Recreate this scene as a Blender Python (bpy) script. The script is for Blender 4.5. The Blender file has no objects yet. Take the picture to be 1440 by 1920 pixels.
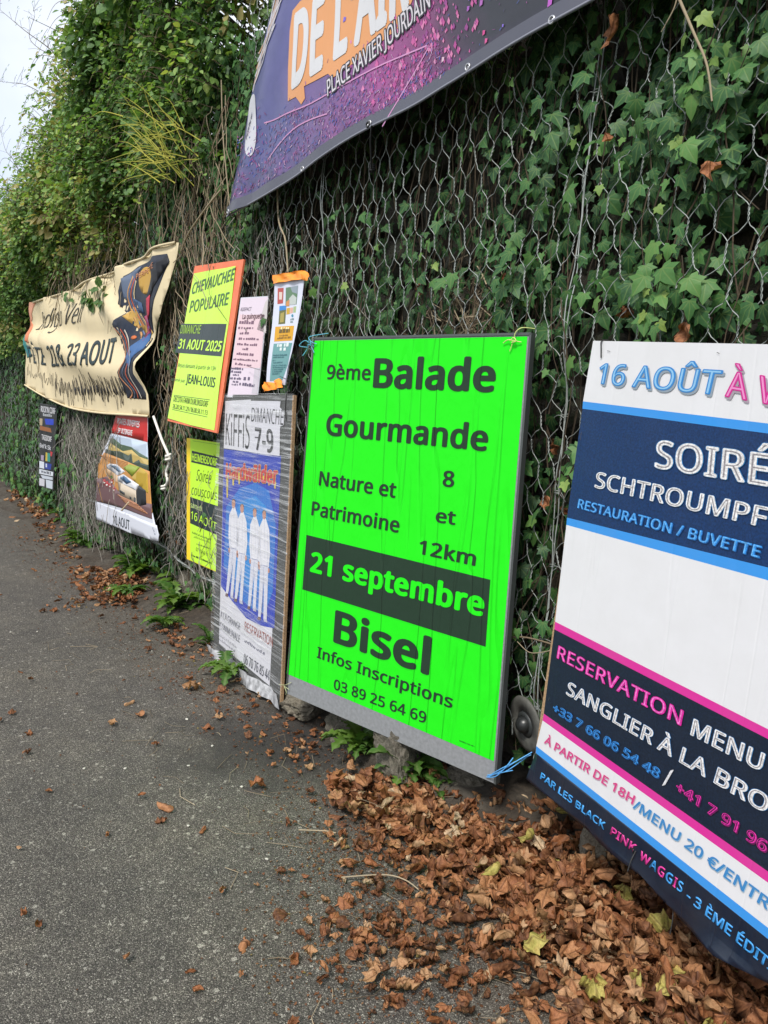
import bpy, bmesh, math, random
import numpy as np
from mathutils import Matrix, Vector
random.seed(7)
rng = np.random.default_rng(11)
R_ = math.radians
scene = bpy.context.scene
COL = scene.collection

# ------------------------------------------------------------------ camera
EYE = 1.55
ALPHA = R_(36.3)
_d = np.array([-.06, 1, .14]); _d /= np.linalg.norm(_d)
_z = np.array([0, 0, 1.]); _fw = _z - _d*(_z@_d); _fw /= np.linalg.norm(_fw)
_rt = np.cross(_d, _fw)
FW = np.array([math.sin(ALPHA), math.cos(ALPHA), 0]); RT = np.array([math.cos(ALPHA), -math.sin(ALPHA), 0])
CR = np.outer(FW, _fw) + np.outer(RT, _rt) + np.outer(np.array([0, 0, -1.]), _d)   # lens axes (x right, y down, z ahead) -> world
CP = np.array([0, 0, EYE])
FOC = 1442.
cam_data = bpy.data.cameras.new('camera'); cam = bpy.data.objects.new('camera', cam_data); COL.objects.link(cam)
cx_, cy_, cz_ = CR[:, 0], -CR[:, 1], -CR[:, 2]
M = Matrix([[cx_[i], cy_[i], cz_[i], CP[i]] for i in range(3)] + [[0, 0, 0, 1]])
cam.matrix_world = M
cam_data.sensor_fit = 'VERTICAL'; cam_data.sensor_height = 24.0
cam_data.lens = 24.0*FOC/1920
cam_data.clip_start = .02; cam_data.clip_end = 3000
scene.camera = cam
scene.render.resolution_x = 768; scene.render.resolution_y = 1024

# ------------------------------------------------------------------ sky, sun, exposure
SUN_EL, SUN_AZ = R_(52), R_(-118)      # azimuth from +Y towards +X
w = bpy.data.worlds.new('World'); scene.world = w; w.use_nodes = True
nt = w.node_tree; nt.nodes.clear()
out = nt.nodes.new('ShaderNodeOutputWorld'); bg = nt.nodes.new('ShaderNodeBackground')
sky = nt.nodes.new('ShaderNodeTexSky'); sky.sky_type = 'NISHITA'; sky.sun_disc = False
sky.sun_elevation = SUN_EL; sky.sun_rotation = SUN_AZ; sky.air_density = 1.1; sky.dust_density = 1.4
tc = nt.nodes.new('ShaderNodeTexCoord'); no = nt.nodes.new('ShaderNodeTexNoise'); no.inputs['Scale'].default_value = 2.2
no.inputs['Detail'].default_value = 6
rp = nt.nodes.new('ShaderNodeValToRGB'); rp.color_ramp.elements[0].position = .36; rp.color_ramp.elements[1].position = .60
mx = nt.nodes.new('ShaderNodeMix'); mx.data_type = 'RGBA'
mx.inputs['B'].default_value = (6.9, 7.15, 7.7, 1)
nt.links.new(tc.outputs['Generated'], no.inputs['Vector']); nt.links.new(no.outputs['Fac'], rp.inputs['Fac'])
mp = nt.nodes.new('ShaderNodeMapRange'); mp.inputs['To Min'].default_value = .45; mp.inputs['To Max'].default_value = 1.0
nt.links.new(rp.outputs['Color'], mp.inputs['Value']); nt.links.new(mp.outputs['Result'], mx.inputs['Factor'])
nt.links.new(sky.outputs['Color'], mx.inputs['A']); nt.links.new(mx.outputs['Result'], bg.inputs['Color'])
bg.inputs['Strength'].default_value = .085
nt.links.new(bg.outputs['Background'], out.inputs['Surface'])
sd = bpy.data.lights.new('sun', 'SUN'); sd.energy = 1.9; sd.angle = R_(12); sd.color = (1, .96, .89)
so = bpy.data.objects.new('sun', sd); COL.objects.link(so)
sdir = Vector((math.sin(SUN_AZ)*math.cos(SUN_EL), math.cos(SUN_AZ)*math.cos(SUN_EL), math.sin(SUN_EL)))
so.rotation_euler = sdir.to_track_quat('Z', 'Y').to_euler()
scene.view_settings.view_transform = 'Standard'; scene.view_settings.look = 'None'
scene.view_settings.exposure = 1.0; scene.view_settings.gamma = 1; scene.view_settings.use_curve_mapping = False

# ------------------------------------------------------------------ pixels of the photograph -> places in the world
def ray(px, py): return CR@np.array([px-720., py-960., FOC])
def ground(px, py, z=0.):
    r = ray(px, py); return CP + r*((z-EYE)/r[2])
def onx(px, py, x):
    r = ray(px, py); return CP + r*(x/r[0])

# ------------------------------------------------------------------ node helper
def lin(c):
    return tuple(((v/255.)/12.92 if v/255. <= .04045 else ((v/255.+.055)/1.055)**2.4) for v in c)
class NT:
    def __init__(s, name):
        s.m = bpy.data.materials.new(name); s.m.use_nodes = True; s.t = s.m.node_tree; s.t.nodes.clear()
        s.out = s.t.nodes.new('ShaderNodeOutputMaterial'); s.p = s.t.nodes.new('ShaderNodeBsdfPrincipled')
        s.t.links.new(s.p.outputs[0], s.out.inputs['Surface'])
    def n(s, typ, props=None, **ins):
        nd = s.t.nodes.new(typ)
        for k, v in (props or {}).items(): setattr(nd, k, v)
        for k, v in ins.items():
            key = k.replace('_', ' ')
            if k.startswith('i') and k[1:].isdigit(): key = int(k[1:])
            s.set(nd.inputs[key], v)
        return nd
    def set(s, sock, v):
        if hasattr(v, 'default_value') or hasattr(v, 'is_linked'): s.t.links.new(v, sock)
        else: sock.default_value = v
    def coord(s, which='Object', scale=(1, 1, 1)):
        c = s.n('ShaderNodeTexCoord'); m = s.n('ShaderNodeMapping', Scale=scale)
        s.t.links.new(c.outputs[which], m.inputs['Vector']); return m.outputs[0]
    def noise(s, v, scale, detail=4, rough=.5, dist=0.):
        return s.n('ShaderNodeTexNoise', Vector=v, Scale=float(scale), Detail=float(detail), Roughness=rough, Distortion=dist).outputs['Fac']
    def vor(s, v, scale, out='Color', feature='F1'):
        return s.n('ShaderNodeTexVoronoi', dict(feature=feature), Vector=v, Scale=float(scale)).outputs[out]
    def ramp(s, f, stops, interp='LINEAR'):
        r = s.n('ShaderNodeValToRGB', Fac=f); e = r.color_ramp; e.interpolation = interp
        while len(e.elements) < len(stops): e.elements.new(.5)
        for el, (p, c) in zip(e.elements, stops):
            el.position = p; el.color = (c, c, c, 1) if isinstance(c, (int, float)) else tuple(c)+(1,)
        return r.outputs['Color']
    def mix(s, f, a, b, mode='MIX'):
        m = s.n('ShaderNodeMix', dict(data_type='RGBA', blend_type=mode)); m.clamp_factor = True
        s.set(m.inputs[0], f)
        for k, v in ((6, a), (7, b)):
            if isinstance(v, (tuple, list)): v = tuple(v)[:3]+(1,)
            s.set(m.inputs[k], v)
        return m.outputs[2]
    def math(s, op, a, b=0., c=0.):
        m = s.n('ShaderNodeMath', dict(operation=op)); s.set(m.inputs[0], a); s.set(m.inputs[1], b); s.set(m.inputs[2], c); return m.outputs[0]
    def attr(s, name, o='Fac'): return s.n('ShaderNodeAttribute', dict(attribute_name=name)).outputs[o]
    def bump(s, h, strength=.3, dist=.01):
        b = s.n('ShaderNodeBump', Height=h, Strength=strength, Distance=dist); s.t.links.new(b.outputs[0], s.p.inputs['Normal']); return b
    def base(s, c):
        if isinstance(c, tuple): c = tuple(c)[:3]+(1,)
        s.set(s.p.inputs['Base Color'], c)
    def rough(s, v): s.set(s.p.inputs['Roughness'], v)
    def translucent(s, col, fac):
        tr = s.n('ShaderNodeBsdfTranslucent'); s.set(tr.inputs['Color'], col)
        mxs = s.n('ShaderNodeMixShader'); s.set(mxs.inputs[0], fac)
        s.t.links.new(s.p.outputs[0], mxs.inputs[1]); s.t.links.new(tr.outputs[0], mxs.inputs[2])
        s.t.links.new(mxs.outputs[0], s.out.inputs['Surface'])

def plain(name, col, rough=.6, metal=0., noise=.0, nscale=40, spec=.5):
    t = NT(name); c = tuple(col)
    if noise:
        f = t.noise(t.coord(), nscale, 5); t.base(t.mix(t.ramp(f, [(.3, 0.), (.7, 1.)]), tuple(v*(1-noise) for v in c), tuple(min(1, v*(1+noise)) for v in c)))
        t.bump(f, .12, .0006)
    else: t.base(c)
    t.rough(rough); t.p.inputs['Metallic'].default_value = metal; t.p.inputs['Specular IOR Level'].default_value = spec
    return t.m

# ---- materials
def m_asphalt():
    t = NT('asphalt'); v = t.coord('Object')
    st = t.vor(v, 290, 'Color'); sep = t.n('ShaderNodeSeparateColor', Color=st).outputs
    edge = t.vor(v, 290, 'Distance')
    big = t.noise(v, 1.3, 5, .6); mid = t.noise(v, 9, 5, .6); fine = t.noise(v, 160, 3, .6)
    base = t.ramp(sep[0], [(0, (.048, .044, .040)), (.45, (.095, .089, .081)), (.78, (.172, .162, .148)), (.93, (.26, .247, .225)), (1, (.46, .45, .41))])
    st2 = t.n('ShaderNodeSeparateColor', Color=t.vor(v, 90, 'Color')).outputs
    base = t.mix(t.math('GREATER_THAN', st2[1], .985), base, (.40, .39, .36))
    base = t.mix(t.ramp(edge, [(.25, 0.), (.75, .75)]), base, (.030, .029, .028))
    base = t.mix(1., base, t.ramp(big, [(.25, (.74, .74, .76)), (.5, (1.0, 1.0, 1.0)), (.75, (1.25, 1.22, 1.15))]), 'MULTIPLY')
    base = t.mix(1., base, (1.1, 1.07, 1.03), 'MULTIPLY')
    base = t.mix(1., base, t.ramp(mid, [(.25, (.78, .78, .78)), (.7, (1.18, 1.17, 1.12))]), 'MULTIPLY')
    # dark damp stains and brown dust near the wall foot
    sx = t.n('ShaderNodeSeparateXYZ', Vector=v).outputs
    wob = t.math('ADD', sx[0], t.math('MULTIPLY', t.math('SUBTRACT', t.noise(v, 2.6, 5, .6), .5), 1.1))
    dust = t.ramp(wob, [(.0, 0.), (1.25/2.5, 0.), (1.85/2.5, 1.)])
    near = t.math('DIVIDE', wob, 2.5); dust = t.ramp(near, [(.50, 0.), (.74, .8)])
    base = t.mix(t.math('MULTIPLY', dust, t.ramp(fine, [(.35, .2), (.65, .8)])), base, (.075, .058, .040))
    stain = t.ramp(t.noise(v, 3.1, 6, .65, .6), [(.60, 0.), (.70, .65)])
    base = t.mix(t.math('MULTIPLY', stain, t.ramp(near, [(.45, .15), (.62, 1.)])), base, (.022, .021, .020))
    sp = t.n('ShaderNodeVectorMath', dict(operation='DISTANCE'), i0=v, i1=(1.62, 2.95, 0)).outputs['Value']
    damp = t.ramp(t.math('ADD', sp, t.math('MULTIPLY', t.noise(v, 4, 5, .6), .8)), [(.55, .85), (.95, 0.)])
    base = t.mix(damp, base, (.030, .028, .026))
    crk = t.math('ABSOLUTE', t.math('SUBTRACT', t.noise(t.coord('Object', (1, .5, 1)), 1.1, 7, .62, .3), .5))
    base = t.mix(t.math('MULTIPLY', t.ramp(crk, [(0, .5), (.004, 0.)]), t.ramp(big, [(.5, 0.), (.6, 1.)])), base, (.03, .027, .024))
    t.base(base); t.rough(t.ramp(sep[1], [(0, .62), (1, .9)])); t.p.inputs['Specular IOR Level'].default_value = .35
    h = t.math('SUBTRACT', t.math('MULTIPLY', sep[2], .5), edge)
    t.bump(t.math('ADD', h, t.math('MULTIPLY', fine, .6)), .85, .0035)
    return t.m
def m_leaf(name, stops, vein=(.16, .24, .07), veinamt=.55, rough=.42, trans=.22, bump=.2, spec=.4):
    t = NT(name); tint = t.attr('tint'); base = t.ramp(tint, stops)
    uv = t.n('ShaderNodeUVMap').outputs[0]; s = t.n('ShaderNodeSeparateXYZ', Vector=uv).outputs
    u = t.math('ABSOLUTE', s[0]); vv = s[1]
    d = t.math('MULTIPLY', u, 1.0)
    for a in (38, 75):
        d2 = t.math('ABSOLUTE', t.math('SUBTRACT', t.math('MULTIPLY', u, math.cos(R_(a))), t.math('MULTIPLY', vv, math.sin(R_(a)))))
        d = t.math('MINIMUM', d, d2)
    vm = t.ramp(d, [(.0, 1.), (.018, .6), (.045, 0.)])
    pn = t.noise(uv, 4, 3)
    wr = t.noise(uv, 13, 4, .7, 1.)
    base = t.mix(t.ramp(pn, [(.35, 0.), (.7, .35)]), base, tuple(min(1, c*1.8) for c in stops[len(stops)//2][1]))
    col = t.mix(t.math('MULTIPLY', vm, veinamt), base, vein)
    if bump > .4: col = t.mix(1., col, t.ramp(wr, [(.3, (.62, .58, .55)), (.55, (1., 1., 1.)), (.75, (1.3, 1.3, 1.3))]), 'MULTIPLY')
    t.base(col); t.rough(rough); t.p.inputs['Specular IOR Level'].default_value = spec
    if bump: t.bump(t.math('ADD', t.math('MULTIPLY', vm, -1.), t.math('MULTIPLY', t.math('ADD', pn, wr), .8)), bump, .002)
    t.translucent(t.mix(1., col, (1.5, 1.6, .7), 'MULTIPLY'), trans)
    return t.m
def m_print(name, rough=.5, grime=.08, crease=.0, spec=.25, speck=0., ink=.80):
    """flat print: colour comes from the 'col' attribute; a little paper grime and creasing on top"""
    t = NT(name); col = t.attr('col', 'Color'); v = t.coord('Object')
    g = t.noise(v, 7, 6, .65)
    c = t.mix(t.ramp(g, [(.35, 0.), (.75, grime)]), col, (.35, .33, .28))
    if speck:
        f = t.noise(v, 160, 3, .7); c = t.mix(1., c, t.ramp(f, [(.3, (1-speck,)*3), (.7, (1+speck,)*3)]), 'MULTIPLY')
    c = t.mix(1., c, (ink, ink, ink), 'MULTIPLY')
    t.base(c); t.rough(rough); t.p.inputs['Specular IOR Level'].default_value = spec
    if crease:
        v2 = t.coord('Object', (13, .9, 1)); n1 = t.noise(v2, .62, 2, .5, .4)
        line = t.ramp(t.math('ABSOLUTE', t.math('SUBTRACT', n1, .5)), [(0, 0.), (.022, 1.)])
        v3 = t.coord('Object', (5, 3, 1)); n2 = t.noise(v3, 3, 4)
        t.bump(t.math('ADD', line, n2), crease, .004)
    return t.m
MAT = {}
MAT['asphalt'] = m_asphalt()
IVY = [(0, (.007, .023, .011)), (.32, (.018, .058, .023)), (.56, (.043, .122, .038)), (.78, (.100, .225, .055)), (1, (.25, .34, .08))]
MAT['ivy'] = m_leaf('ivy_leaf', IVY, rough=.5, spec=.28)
HEDGE = [(0, (.012, .034, .016)), (.28, (.036, .092, .036)), (.54, (.088, .185, .056)), (.76, (.19, .31, .085)), (.93, (.36, .42, .12)), (1, (.36, .27, .13))]
MAT['hedge'] = m_leaf('hedge_leaf', HEDGE, veinamt=.2, trans=.32, bump=0, rough=.5, spec=.3)
MAT['weed'] = m_leaf('weed_leaf', [(0, (.02, .055, .012)), (.6, (.05, .12, .02)), (1, (.13, .22, .03))], vein=(.2, .28, .1), trans=.3)
DEAD = [(0, (.020, .009, .006)), (.2, (.070, .025, .012)), (.42, (.165, .060, .026)), (.6, (.275, .104, .042)), (.76, (.35, .168, .075)), (.9, (.40, .25, .135)), (.978, (.52, .42, .28)), (1, (.38, .36, .09))]
MAT['dead'] = m_leaf('dead_leaf', DEAD, vein=(.07, .03, .014), veinamt=.6, rough=.6, trans=.12, bump=.9, spec=.3)
def m_soil():
    t = NT('soil'); v = t.coord(); n = t.noise(v, 30, 8, .7); b = t.noise(v, 5, 4)
    t.base(t.mix(t.ramp(b, [(.4, 0.), (.65, 1.)]), t.ramp(n, [(.3, (.018, .014, .010)), (.7, (.07, .052, .036))]), t.ramp(n, [(.3, (.03, .026, .02)), (.7, (.11, .095, .075))])))
    t.rough(.95); t.bump(n, .8, .02); return t.m
MAT['soil'] = m_soil()
def m_rock(name, a, b, moss=.5):
    t = NT(name); v = t.coord('Generated'); vo = t.coord('Object'); n = t.noise(vo, 14, 9, .7); b2 = t.noise(vo, 3, 4)
    c = t.ramp(n, [(.28, a), (.72, b)])
    ri = t.n('ShaderNodeObjectInfo').outputs['Random']
    c = t.mix(1., c, t.ramp(ri, [(0, (.7, .7, .7)), (1, (1.25, 1.2, 1.12))]), 'MULTIPLY')
    c = t.mix(t.math('MULTIPLY', t.ramp(b2, [(.45, 0.), (.62, 1.)]), moss), c, (.025, .036, .012))
    t.base(c); t.rough(.92); t.bump(n, .7, .02); return t.m
MAT['rock'] = m_rock('mossy_wall_stone', (.020, .019, .017), (.085, .080, .068), .65)
MAT['pale_rock'] = m_rock('pale_stone', (.075, .068, .055), (.24, .22, .18), .25)
def m_wire():
    t = NT('galvanised_wire'); v = t.coord(); n = t.noise(v, 25, 4); n2 = t.noise(v, 1.2, 3)
    c = t.ramp(n, [(.3, (.20, .225, .215)), (.7, (.41, .44, .425))])
    c = t.mix(t.ramp(n2, [(.5, 0.), (.75, .5)]), c, (.20, .17, .13))
    t.base(c); t.rough(.45); t.p.inputs['Metallic'].default_value = .15; return t.m
MAT['wire'] = m_wire()
def m_stem(name, a, b):
    t = NT(name); t.base(t.ramp(t.attr('tint'), [(0, a), (1, b)])); t.rough(.85); t.p.inputs['Specular IOR Level'].default_value = .2; return t.m
MAT['stem'] = m_stem('ivy_stem', (.022, .017, .012), (.10, .075, .05))
MAT['dry'] = m_stem('dry_stem', (.09, .062, .040), (.34, .28, .19))
MAT['grey'] = m_stem('grey_twig', (.075, .068, .058), (.32, .30, .265))
MAT['grass'] = m_stem('grass_blade', (.14, .18, .025), (.46, .42, .08))
MAT['branch'] = m_stem('branch_bark', (.05, .04, .03), (.16, .12, .08))

# ------------------------------------------------------------------ mesh helpers
def mk_mesh(name, V, faces, mat=None, tint=None, uv=None, smooth=False):
    """faces: list of (m,k) int arrays"""
    me = bpy.data.meshes.new(name)
    V = np.asarray(V, np.float32)
    faces = [np.asarray(f, np.int32) for f in faces if len(f)]
    nl = sum(f.size for f in faces); nf = sum(len(f) for f in faces)
    me.vertices.add(len(V)); me.vertices.foreach_set('co', V.ravel())
    me.loops.add(nl); li = np.concatenate([f.ravel() for f in faces]); me.loops.foreach_set('vertex_index', li)
    me.polygons.add(nf); tot = np.concatenate([np.full(len(f), f.shape[1], np.int32) for f in faces])
    me.polygons.foreach_set('loop_start', np.concatenate([[0], np.cumsum(tot)[:-1]]).astype(np.int32))
    me.polygons.foreach_set('use_smooth', np.full(nf, bool(smooth or uv is not None)))
    if uv is not None:
        l = me.uv_layers.new(name='UVMap'); l.data.foreach_set('uv', np.asarray(uv, np.float32)[li].ravel())
    if tint is not None:
        a = me.attributes.new('tint', 'FLOAT', 'POINT'); a.data.foreach_set('value', np.asarray(tint, np.float32))
    me.update(calc_edges=True)
    if mat: me.materials.append(mat)
    return me
def link(name, me, parent=None):
    o = bpy.data.objects.new(name, me); COL.objects.link(o)
    if parent: o.parent = parent
    return o
def tag(o, label=None, cat=None, group=None, kind=None):
    for k, v in (('label', label), ('category', cat), ('group', group), ('kind', kind)):
        if v: o[k] = v
    return o
def empty(name, loc, label, cat, group=None, mat3=None):
    o = bpy.data.objects.new(name, None); COL.objects.link(o); o.empty_display_size = .05
    if mat3 is None: o.location = loc
    else:
        m = Matrix.Translation(Vector(loc)) @ Matrix([[mat3[0][i], mat3[1][i], mat3[2][i]] for i in range(3)]).to_4x4(); o.matrix_world = m
    return tag(o, label, cat, group)
def tubes(P, r, sides=4, closed=False):
    """P (N,K,3) polylines, r scalar or (N,) or (N,K) -> V, quads"""
    P = np.asarray(P, float); N, K = P.shape[:2]
    T = np.gradient(P, axis=1); T /= np.linalg.norm(T, axis=2, keepdims=True)+1e-9
    ref = np.where(np.abs(T[..., 2:3]) > .8, np.array([1., 0, 0]), np.array([0, 0, 1.]))
    A = np.cross(T, ref); A /= np.linalg.norm(A, axis=2, keepdims=True)+1e-9; B = np.cross(T, A)
    r = np.asarray(r, float)
    if r.ndim == 0: r = np.full((N, K), float(r))
    elif r.ndim == 1: r = np.repeat(r[:, None], K, 1)
    th = np.arange(sides)*2*np.pi/sides
    V = P[:, :, None, :] + r[:, :, None, None]*(A[:, :, None, :]*np.cos(th)[None, None, :, None] + B[:, :, None, :]*np.sin(th)[None, None, :, None])
    idx = np.arange(N*K*sides).reshape(N, K, sides)
    a = idx[:, :-1, :]; b = np.roll(a, -1, 2); c = idx[:, 1:, :]; d = np.roll(c, -1, 2)
    F = np.stack([a, b, d, c], -1).reshape(-1, 4)
    return V.reshape(-1, 3), F
class MB:
    """collects shapes into one mesh"""
    def __init__(s): s.V = []; s.F = {}; s.n = 0; s.T = []; s.U = []
    def add(s, V, F, tint=.5, uv=None):
        V = np.asarray(V, float).reshape(-1, 3)
        for f in (F if isinstance(F, list) else [F]):
            f = np.asarray(f); 
            if len(f): s.F.setdefault(f.shape[1], []).append(f+s.n)
        s.V.append(V); s.n += len(V); s.T.append(np.broadcast_to(np.asarray(tint, float), (len(V),)))
        s.U.append(np.zeros((len(V), 2)) if uv is None else np.asarray(uv)); return s
    def tube(s, pts, r, sides=6, tint=.5):
        V, F = tubes(np.asarray(pts, float)[None], r if np.ndim(r) == 0 else np.asarray(r)[None], sides); return s.add(V, F, tint)
    def box(s, lo, hi, tint=.5):
        x0, y0, z0 = lo; x1, y1, z1 = hi
        V = [(x0, y0, z0), (x1, y0, z0), (x1, y1, z0), (x0, y1, z0), (x0, y0, z1), (x1, y0, z1), (x1, y1, z1), (x0, y1, z1)]
        return s.add(V, np.array([(0, 3, 2, 1), (4, 5, 6, 7), (0, 1, 5, 4), (1, 2, 6, 5), (2, 3, 7, 6), (3, 0, 4, 7)]), tint)
    def prism(s, poly, z0, z1, tint=.5):
        """poly: quad of (a,b) extruded along n"""
        n = len(poly); poly = list(poly)
        if sum(poly[i][0]*poly[(i+1) % n][1]-poly[(i+1) % n][0]*poly[i][1] for i in range(n)) < 0: poly = poly[::-1]
        V = [(a, b, z0) for a, b in poly]+[(a, b, z1) for a, b in poly]
        if n == 4: caps = [np.array([[3, 2, 1, 0], [4, 5, 6, 7]])]
        else: caps = [np.array([list(range(n-1, -1, -1)), list(range(n, 2*n))])]
        side = np.array([(i, (i+1) % n, n+(i+1) % n, n+i) for i in range(n)])
        return s.add(V, caps+[side], tint)
    def mesh(s, name, mat, smooth=False, uv=False):
        return mk_mesh(name, np.concatenate(s.V), [np.concatenate(v) for v in s.F.values()], mat, np.concatenate(s.T), np.concatenate(s.U) if uv else None, smooth)
def smooth_path(pts, n=24):
    P = np.asarray(pts, float); m = len(P); t = np.linspace(0, m-1, n); o = []
    for q in t:
        i = min(int(q), m-2); f = q-i
        p0, p1, p2, p3 = P[max(i-1, 0)], P[i], P[i+1], P[min(i+2, m-1)]
        o.append(.5*((2*p1)+(-p0+p2)*f+(2*p0-5*p1+4*p2-p3)*f*f+(-p0+3*p1-3*p2+p3)*f**3))
    return np.array(o)

# leaf templates: V (n,3) with the stalk at the origin, tip along +Y, normal +Z, about unit length; F list; UV
def fan(outline, rings=1, cup=.0, fold=.0, droop=.0, curl=None, crumple=0., seed=0):
    o = np.asarray(outline, float); n = len(o); r2 = np.random.default_rng(seed)
    c = np.array([0, .35]); V = [c]
    for k in range(1, rings+1):
        f = k/rings
        V += list(c+(o-c)*f)
    V = np.array(V); F3 = [(0, 1+i, 1+(i+1) % n) for i in range(n)]; F4 = []
    for k in range(1, rings):
        a = 1+(k-1)*n; b = 1+k*n
        F4 += [(a+i, b+i, b+(i+1) % n, a+(i+1) % n) for i in range(n)]
    uv = V.copy(); x, y = V[:, 0], V[:, 1]
    z = fold*np.abs(x) + cup*(x**2+(y-.35)**2) - droop*np.clip(y, 0, None)**2
    if crumple:
        for _ in range(4):
            a, b, p = r2.normal(size=3); z = z+crumple*.5*np.sin((a*x+b*y)*9+p*3)
    P = np.stack([x, y, z], 1)
    if curl:
        ang, k = curl   # bend round an axis in the leaf plane
        ca, sa = math.cos(ang), math.sin(ang); q = P[:, 0]*ca+(P[:, 1]-.4)*sa; s_ = -P[:, 0]*sa+(P[:, 1]-.4)*ca
        th = q*k; rr = 1/k - P[:, 2]; qx = rr*np.sin(th); qz = 1/k - rr*np.cos(th)
        P = np.stack([qx*ca-s_*sa, qx*sa+s_*ca+.4, qz], 1)
    F = [np.array(F3)]
    if F4: F.append(np.array(F4))
    return P, F, uv
def ivy_outline(w=1.):
    h = [(0, 0), (.16, -.12), (.42, -.10), (.36, .12), (.60, .38), (.30, .46), (.22, .70), (0, 1.0)]
    r = [(x*w, y) for x, y in h]; return r+[(-x, y) for x, y in r[-2:0:-1]]
def ovate_outline(w=.32): return [(0, 0), (w*.8, .22), (w, .5), (w*.55, .8), (0, 1), (-w*.55, .8), (-w, .5), (-w*.8, .22)]
def palmate_outline(seed=0, n=30):
    r2 = np.random.default_rng(seed); o = []
    for i in range(n):
        th = 2*np.pi*i/n      # 0 = tip
        lob = [0, 1.05, -1.05, 2.0, -2.0]; a = (th+np.pi) % (2*np.pi)-np.pi
        r = .37
        for l, hgt, wd in zip(lob, (.62, .56, .56, .42, .42), (.26, .26, .26, .25, .25)):
            d = (a-l+np.pi) % (2*np.pi)-np.pi; r = max(r, .36+(hgt-.36)*math.exp(-(d/wd)**2)+.02*r2.normal())
        if i % 2: r *= .92
        o.append((math.sin(th)*r, .42+math.cos(th)*r))
    return o
def scatter(tmpl, pos, tip, nrm, size, tint, wscale=None):
    """place copies of one template; tip, nrm (N,3)"""
    P, F, uv = tmpl; pos = np.asarray(pos); N = len(pos)
    if N == 0: return None
    y = tip/np.linalg.norm(tip, axis=1, keepdims=True); z = nrm-(nrm*y).sum(1, keepdims=True)*y; z /= np.linalg.norm(z, axis=1, keepdims=True)+1e-9
    x = np.cross(y, z); size = np.broadcast_to(np.asarray(size, float), (N,)); ws = np.ones(N) if wscale is None else wscale
    V = pos[:, None, :] + size[:, None, None]*(P[None, :, 0:1]*x[:, None, :]*ws[:, None, None]+P[None, :, 1:2]*y[:, None, :]+P[None, :, 2:3]*z[:, None, :])
    off = (np.arange(N)*len(P))[:, None, None]
    FF = [(f[None]+off).reshape(-1, f.shape[1]) for f in F]
    return V.reshape(-1, 3), FF, np.repeat(np.broadcast_to(tint, (N,)), len(P)), np.tile(uv, (N, 1))
def add_scatter(mb, tmpls, pos, tip, nrm, size, tint):
    which = rng.integers(0, len(tmpls), len(pos)); size = np.broadcast_to(size, (len(pos),)); tint = np.broadcast_to(tint, (len(pos),))
    for k, tm in enumerate(tmpls):
        m = which == k
        if m.any():
            V, FF, ti, uv = scatter(tm, pos[m], tip[m], nrm[m], size[m], tint[m], rng.uniform(.8, 1.15, m.sum())); mb.add(V, FF, ti, uv)
def sn(y, z, s=1., seed=0.):      # smooth pseudo-noise in about -1..1
    return (np.sin(y*2.1*s+seed)+np.sin(z*2.7*s+seed*1.7+1.3)+np.sin((y+z)*3.9*s+seed*2.3)+.6*np.sin((y*1.3-z*1.1)*7.3*s+seed))/3.2
def netx(y, z):
    y = np.asarray(y, float); z = np.asarray(z, float)
    return 2.035 + .03*sn(y, z, 1.3, 2.) - .05*np.exp(-((z-.75)/.35)**2)*(y > 3.4) + .015*sn(y, z, 4, 5)
# ================================================================== SETTING
def plane_mesh(name, x0, y0, x1, y1, z, mat, nx=1, ny=1, disp=None):
    X, Y = np.meshgrid(np.linspace(x0, x1, nx+1), np.linspace(y0, y1, ny+1)); Z = np.full_like(X, z)
    if disp is not None: Z = Z+disp(X, Y)
    V = np.stack([X.ravel(), Y.ravel(), Z.ravel()], 1); i = np.arange((nx+1)*(ny+1)).reshape(ny+1, nx+1)
    F = np.stack([i[:-1, :-1], i[:-1, 1:], i[1:, 1:], i[1:, :-1]], -1).reshape(-1, 4)
    return mk_mesh(name, V, [F], mat, smooth=True)
t = NT('meadow'); v = t.coord(); t.base(t.ramp(t.noise(v, .8, 6, .7), [(.3, (.03, .055, .015)), (.7, (.07, .10, .03))])); t.rough(.95)
tag(link('ground', plane_mesh('ground', -600, -600, 600, 600, -.02, t.m)), kind='structure')
tag(link('road', plane_mesh('road', -5, -25, 1.98, 60, 0, MAT['asphalt'])), kind='structure')
def soil_h(X, Y):
    e = 1.80+.07*np.sin(Y*2.3)+.05*np.sin(Y*5.1+1)+.03*np.sin(Y*11.)
    return np.clip((X-e)*.22, -.03, .09)+.008*np.sin(X*37+Y*23)*np.sin(Y*31)*(X > e)
tag(link('soil_verge', plane_mesh('soil_verge', 1.6, -4, 2.6, 20, -.003, MAT['soil'], 26, 500, soil_h)), kind='structure')
# the bank behind the wall: rises and carries the hedge
def bank():
    ys = np.linspace(-6, 24, 61); prof = [(2.45, -.1), (2.5, 1.2), (2.55, 2.6), (2.7, 3.2), (3.3, 3.6), (5, 3.9), (12, 4.4), (40, 5.)]
    V = []; 
    for y in ys:
        for k, (x, z) in enumerate(prof):
            zz = z*(1.4 if y < 5.2 else 1.4-.4*(y-5.2)/1.0 if y < 6.2 else 1 if y < 7.5 else max(.72, 1-.05*(y-7.5)))
            V.append((x+.08*math.sin(y*1.7+k), y, zz+.1*math.sin(y*1.1+k*2)*(k > 2)))
    n = len(prof); i = np.arange(len(V)).reshape(len(ys), n)
    F = np.stack([i[:-1, :-1], i[:-1, 1:], i[1:, 1:], i[1:, :-1]], -1).reshape(-1, 4)
    return mk_mesh('earth_bank', V, [F], MAT['soil'], smooth=True)
tag(link('earth_bank', bank()), kind='structure')

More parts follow.
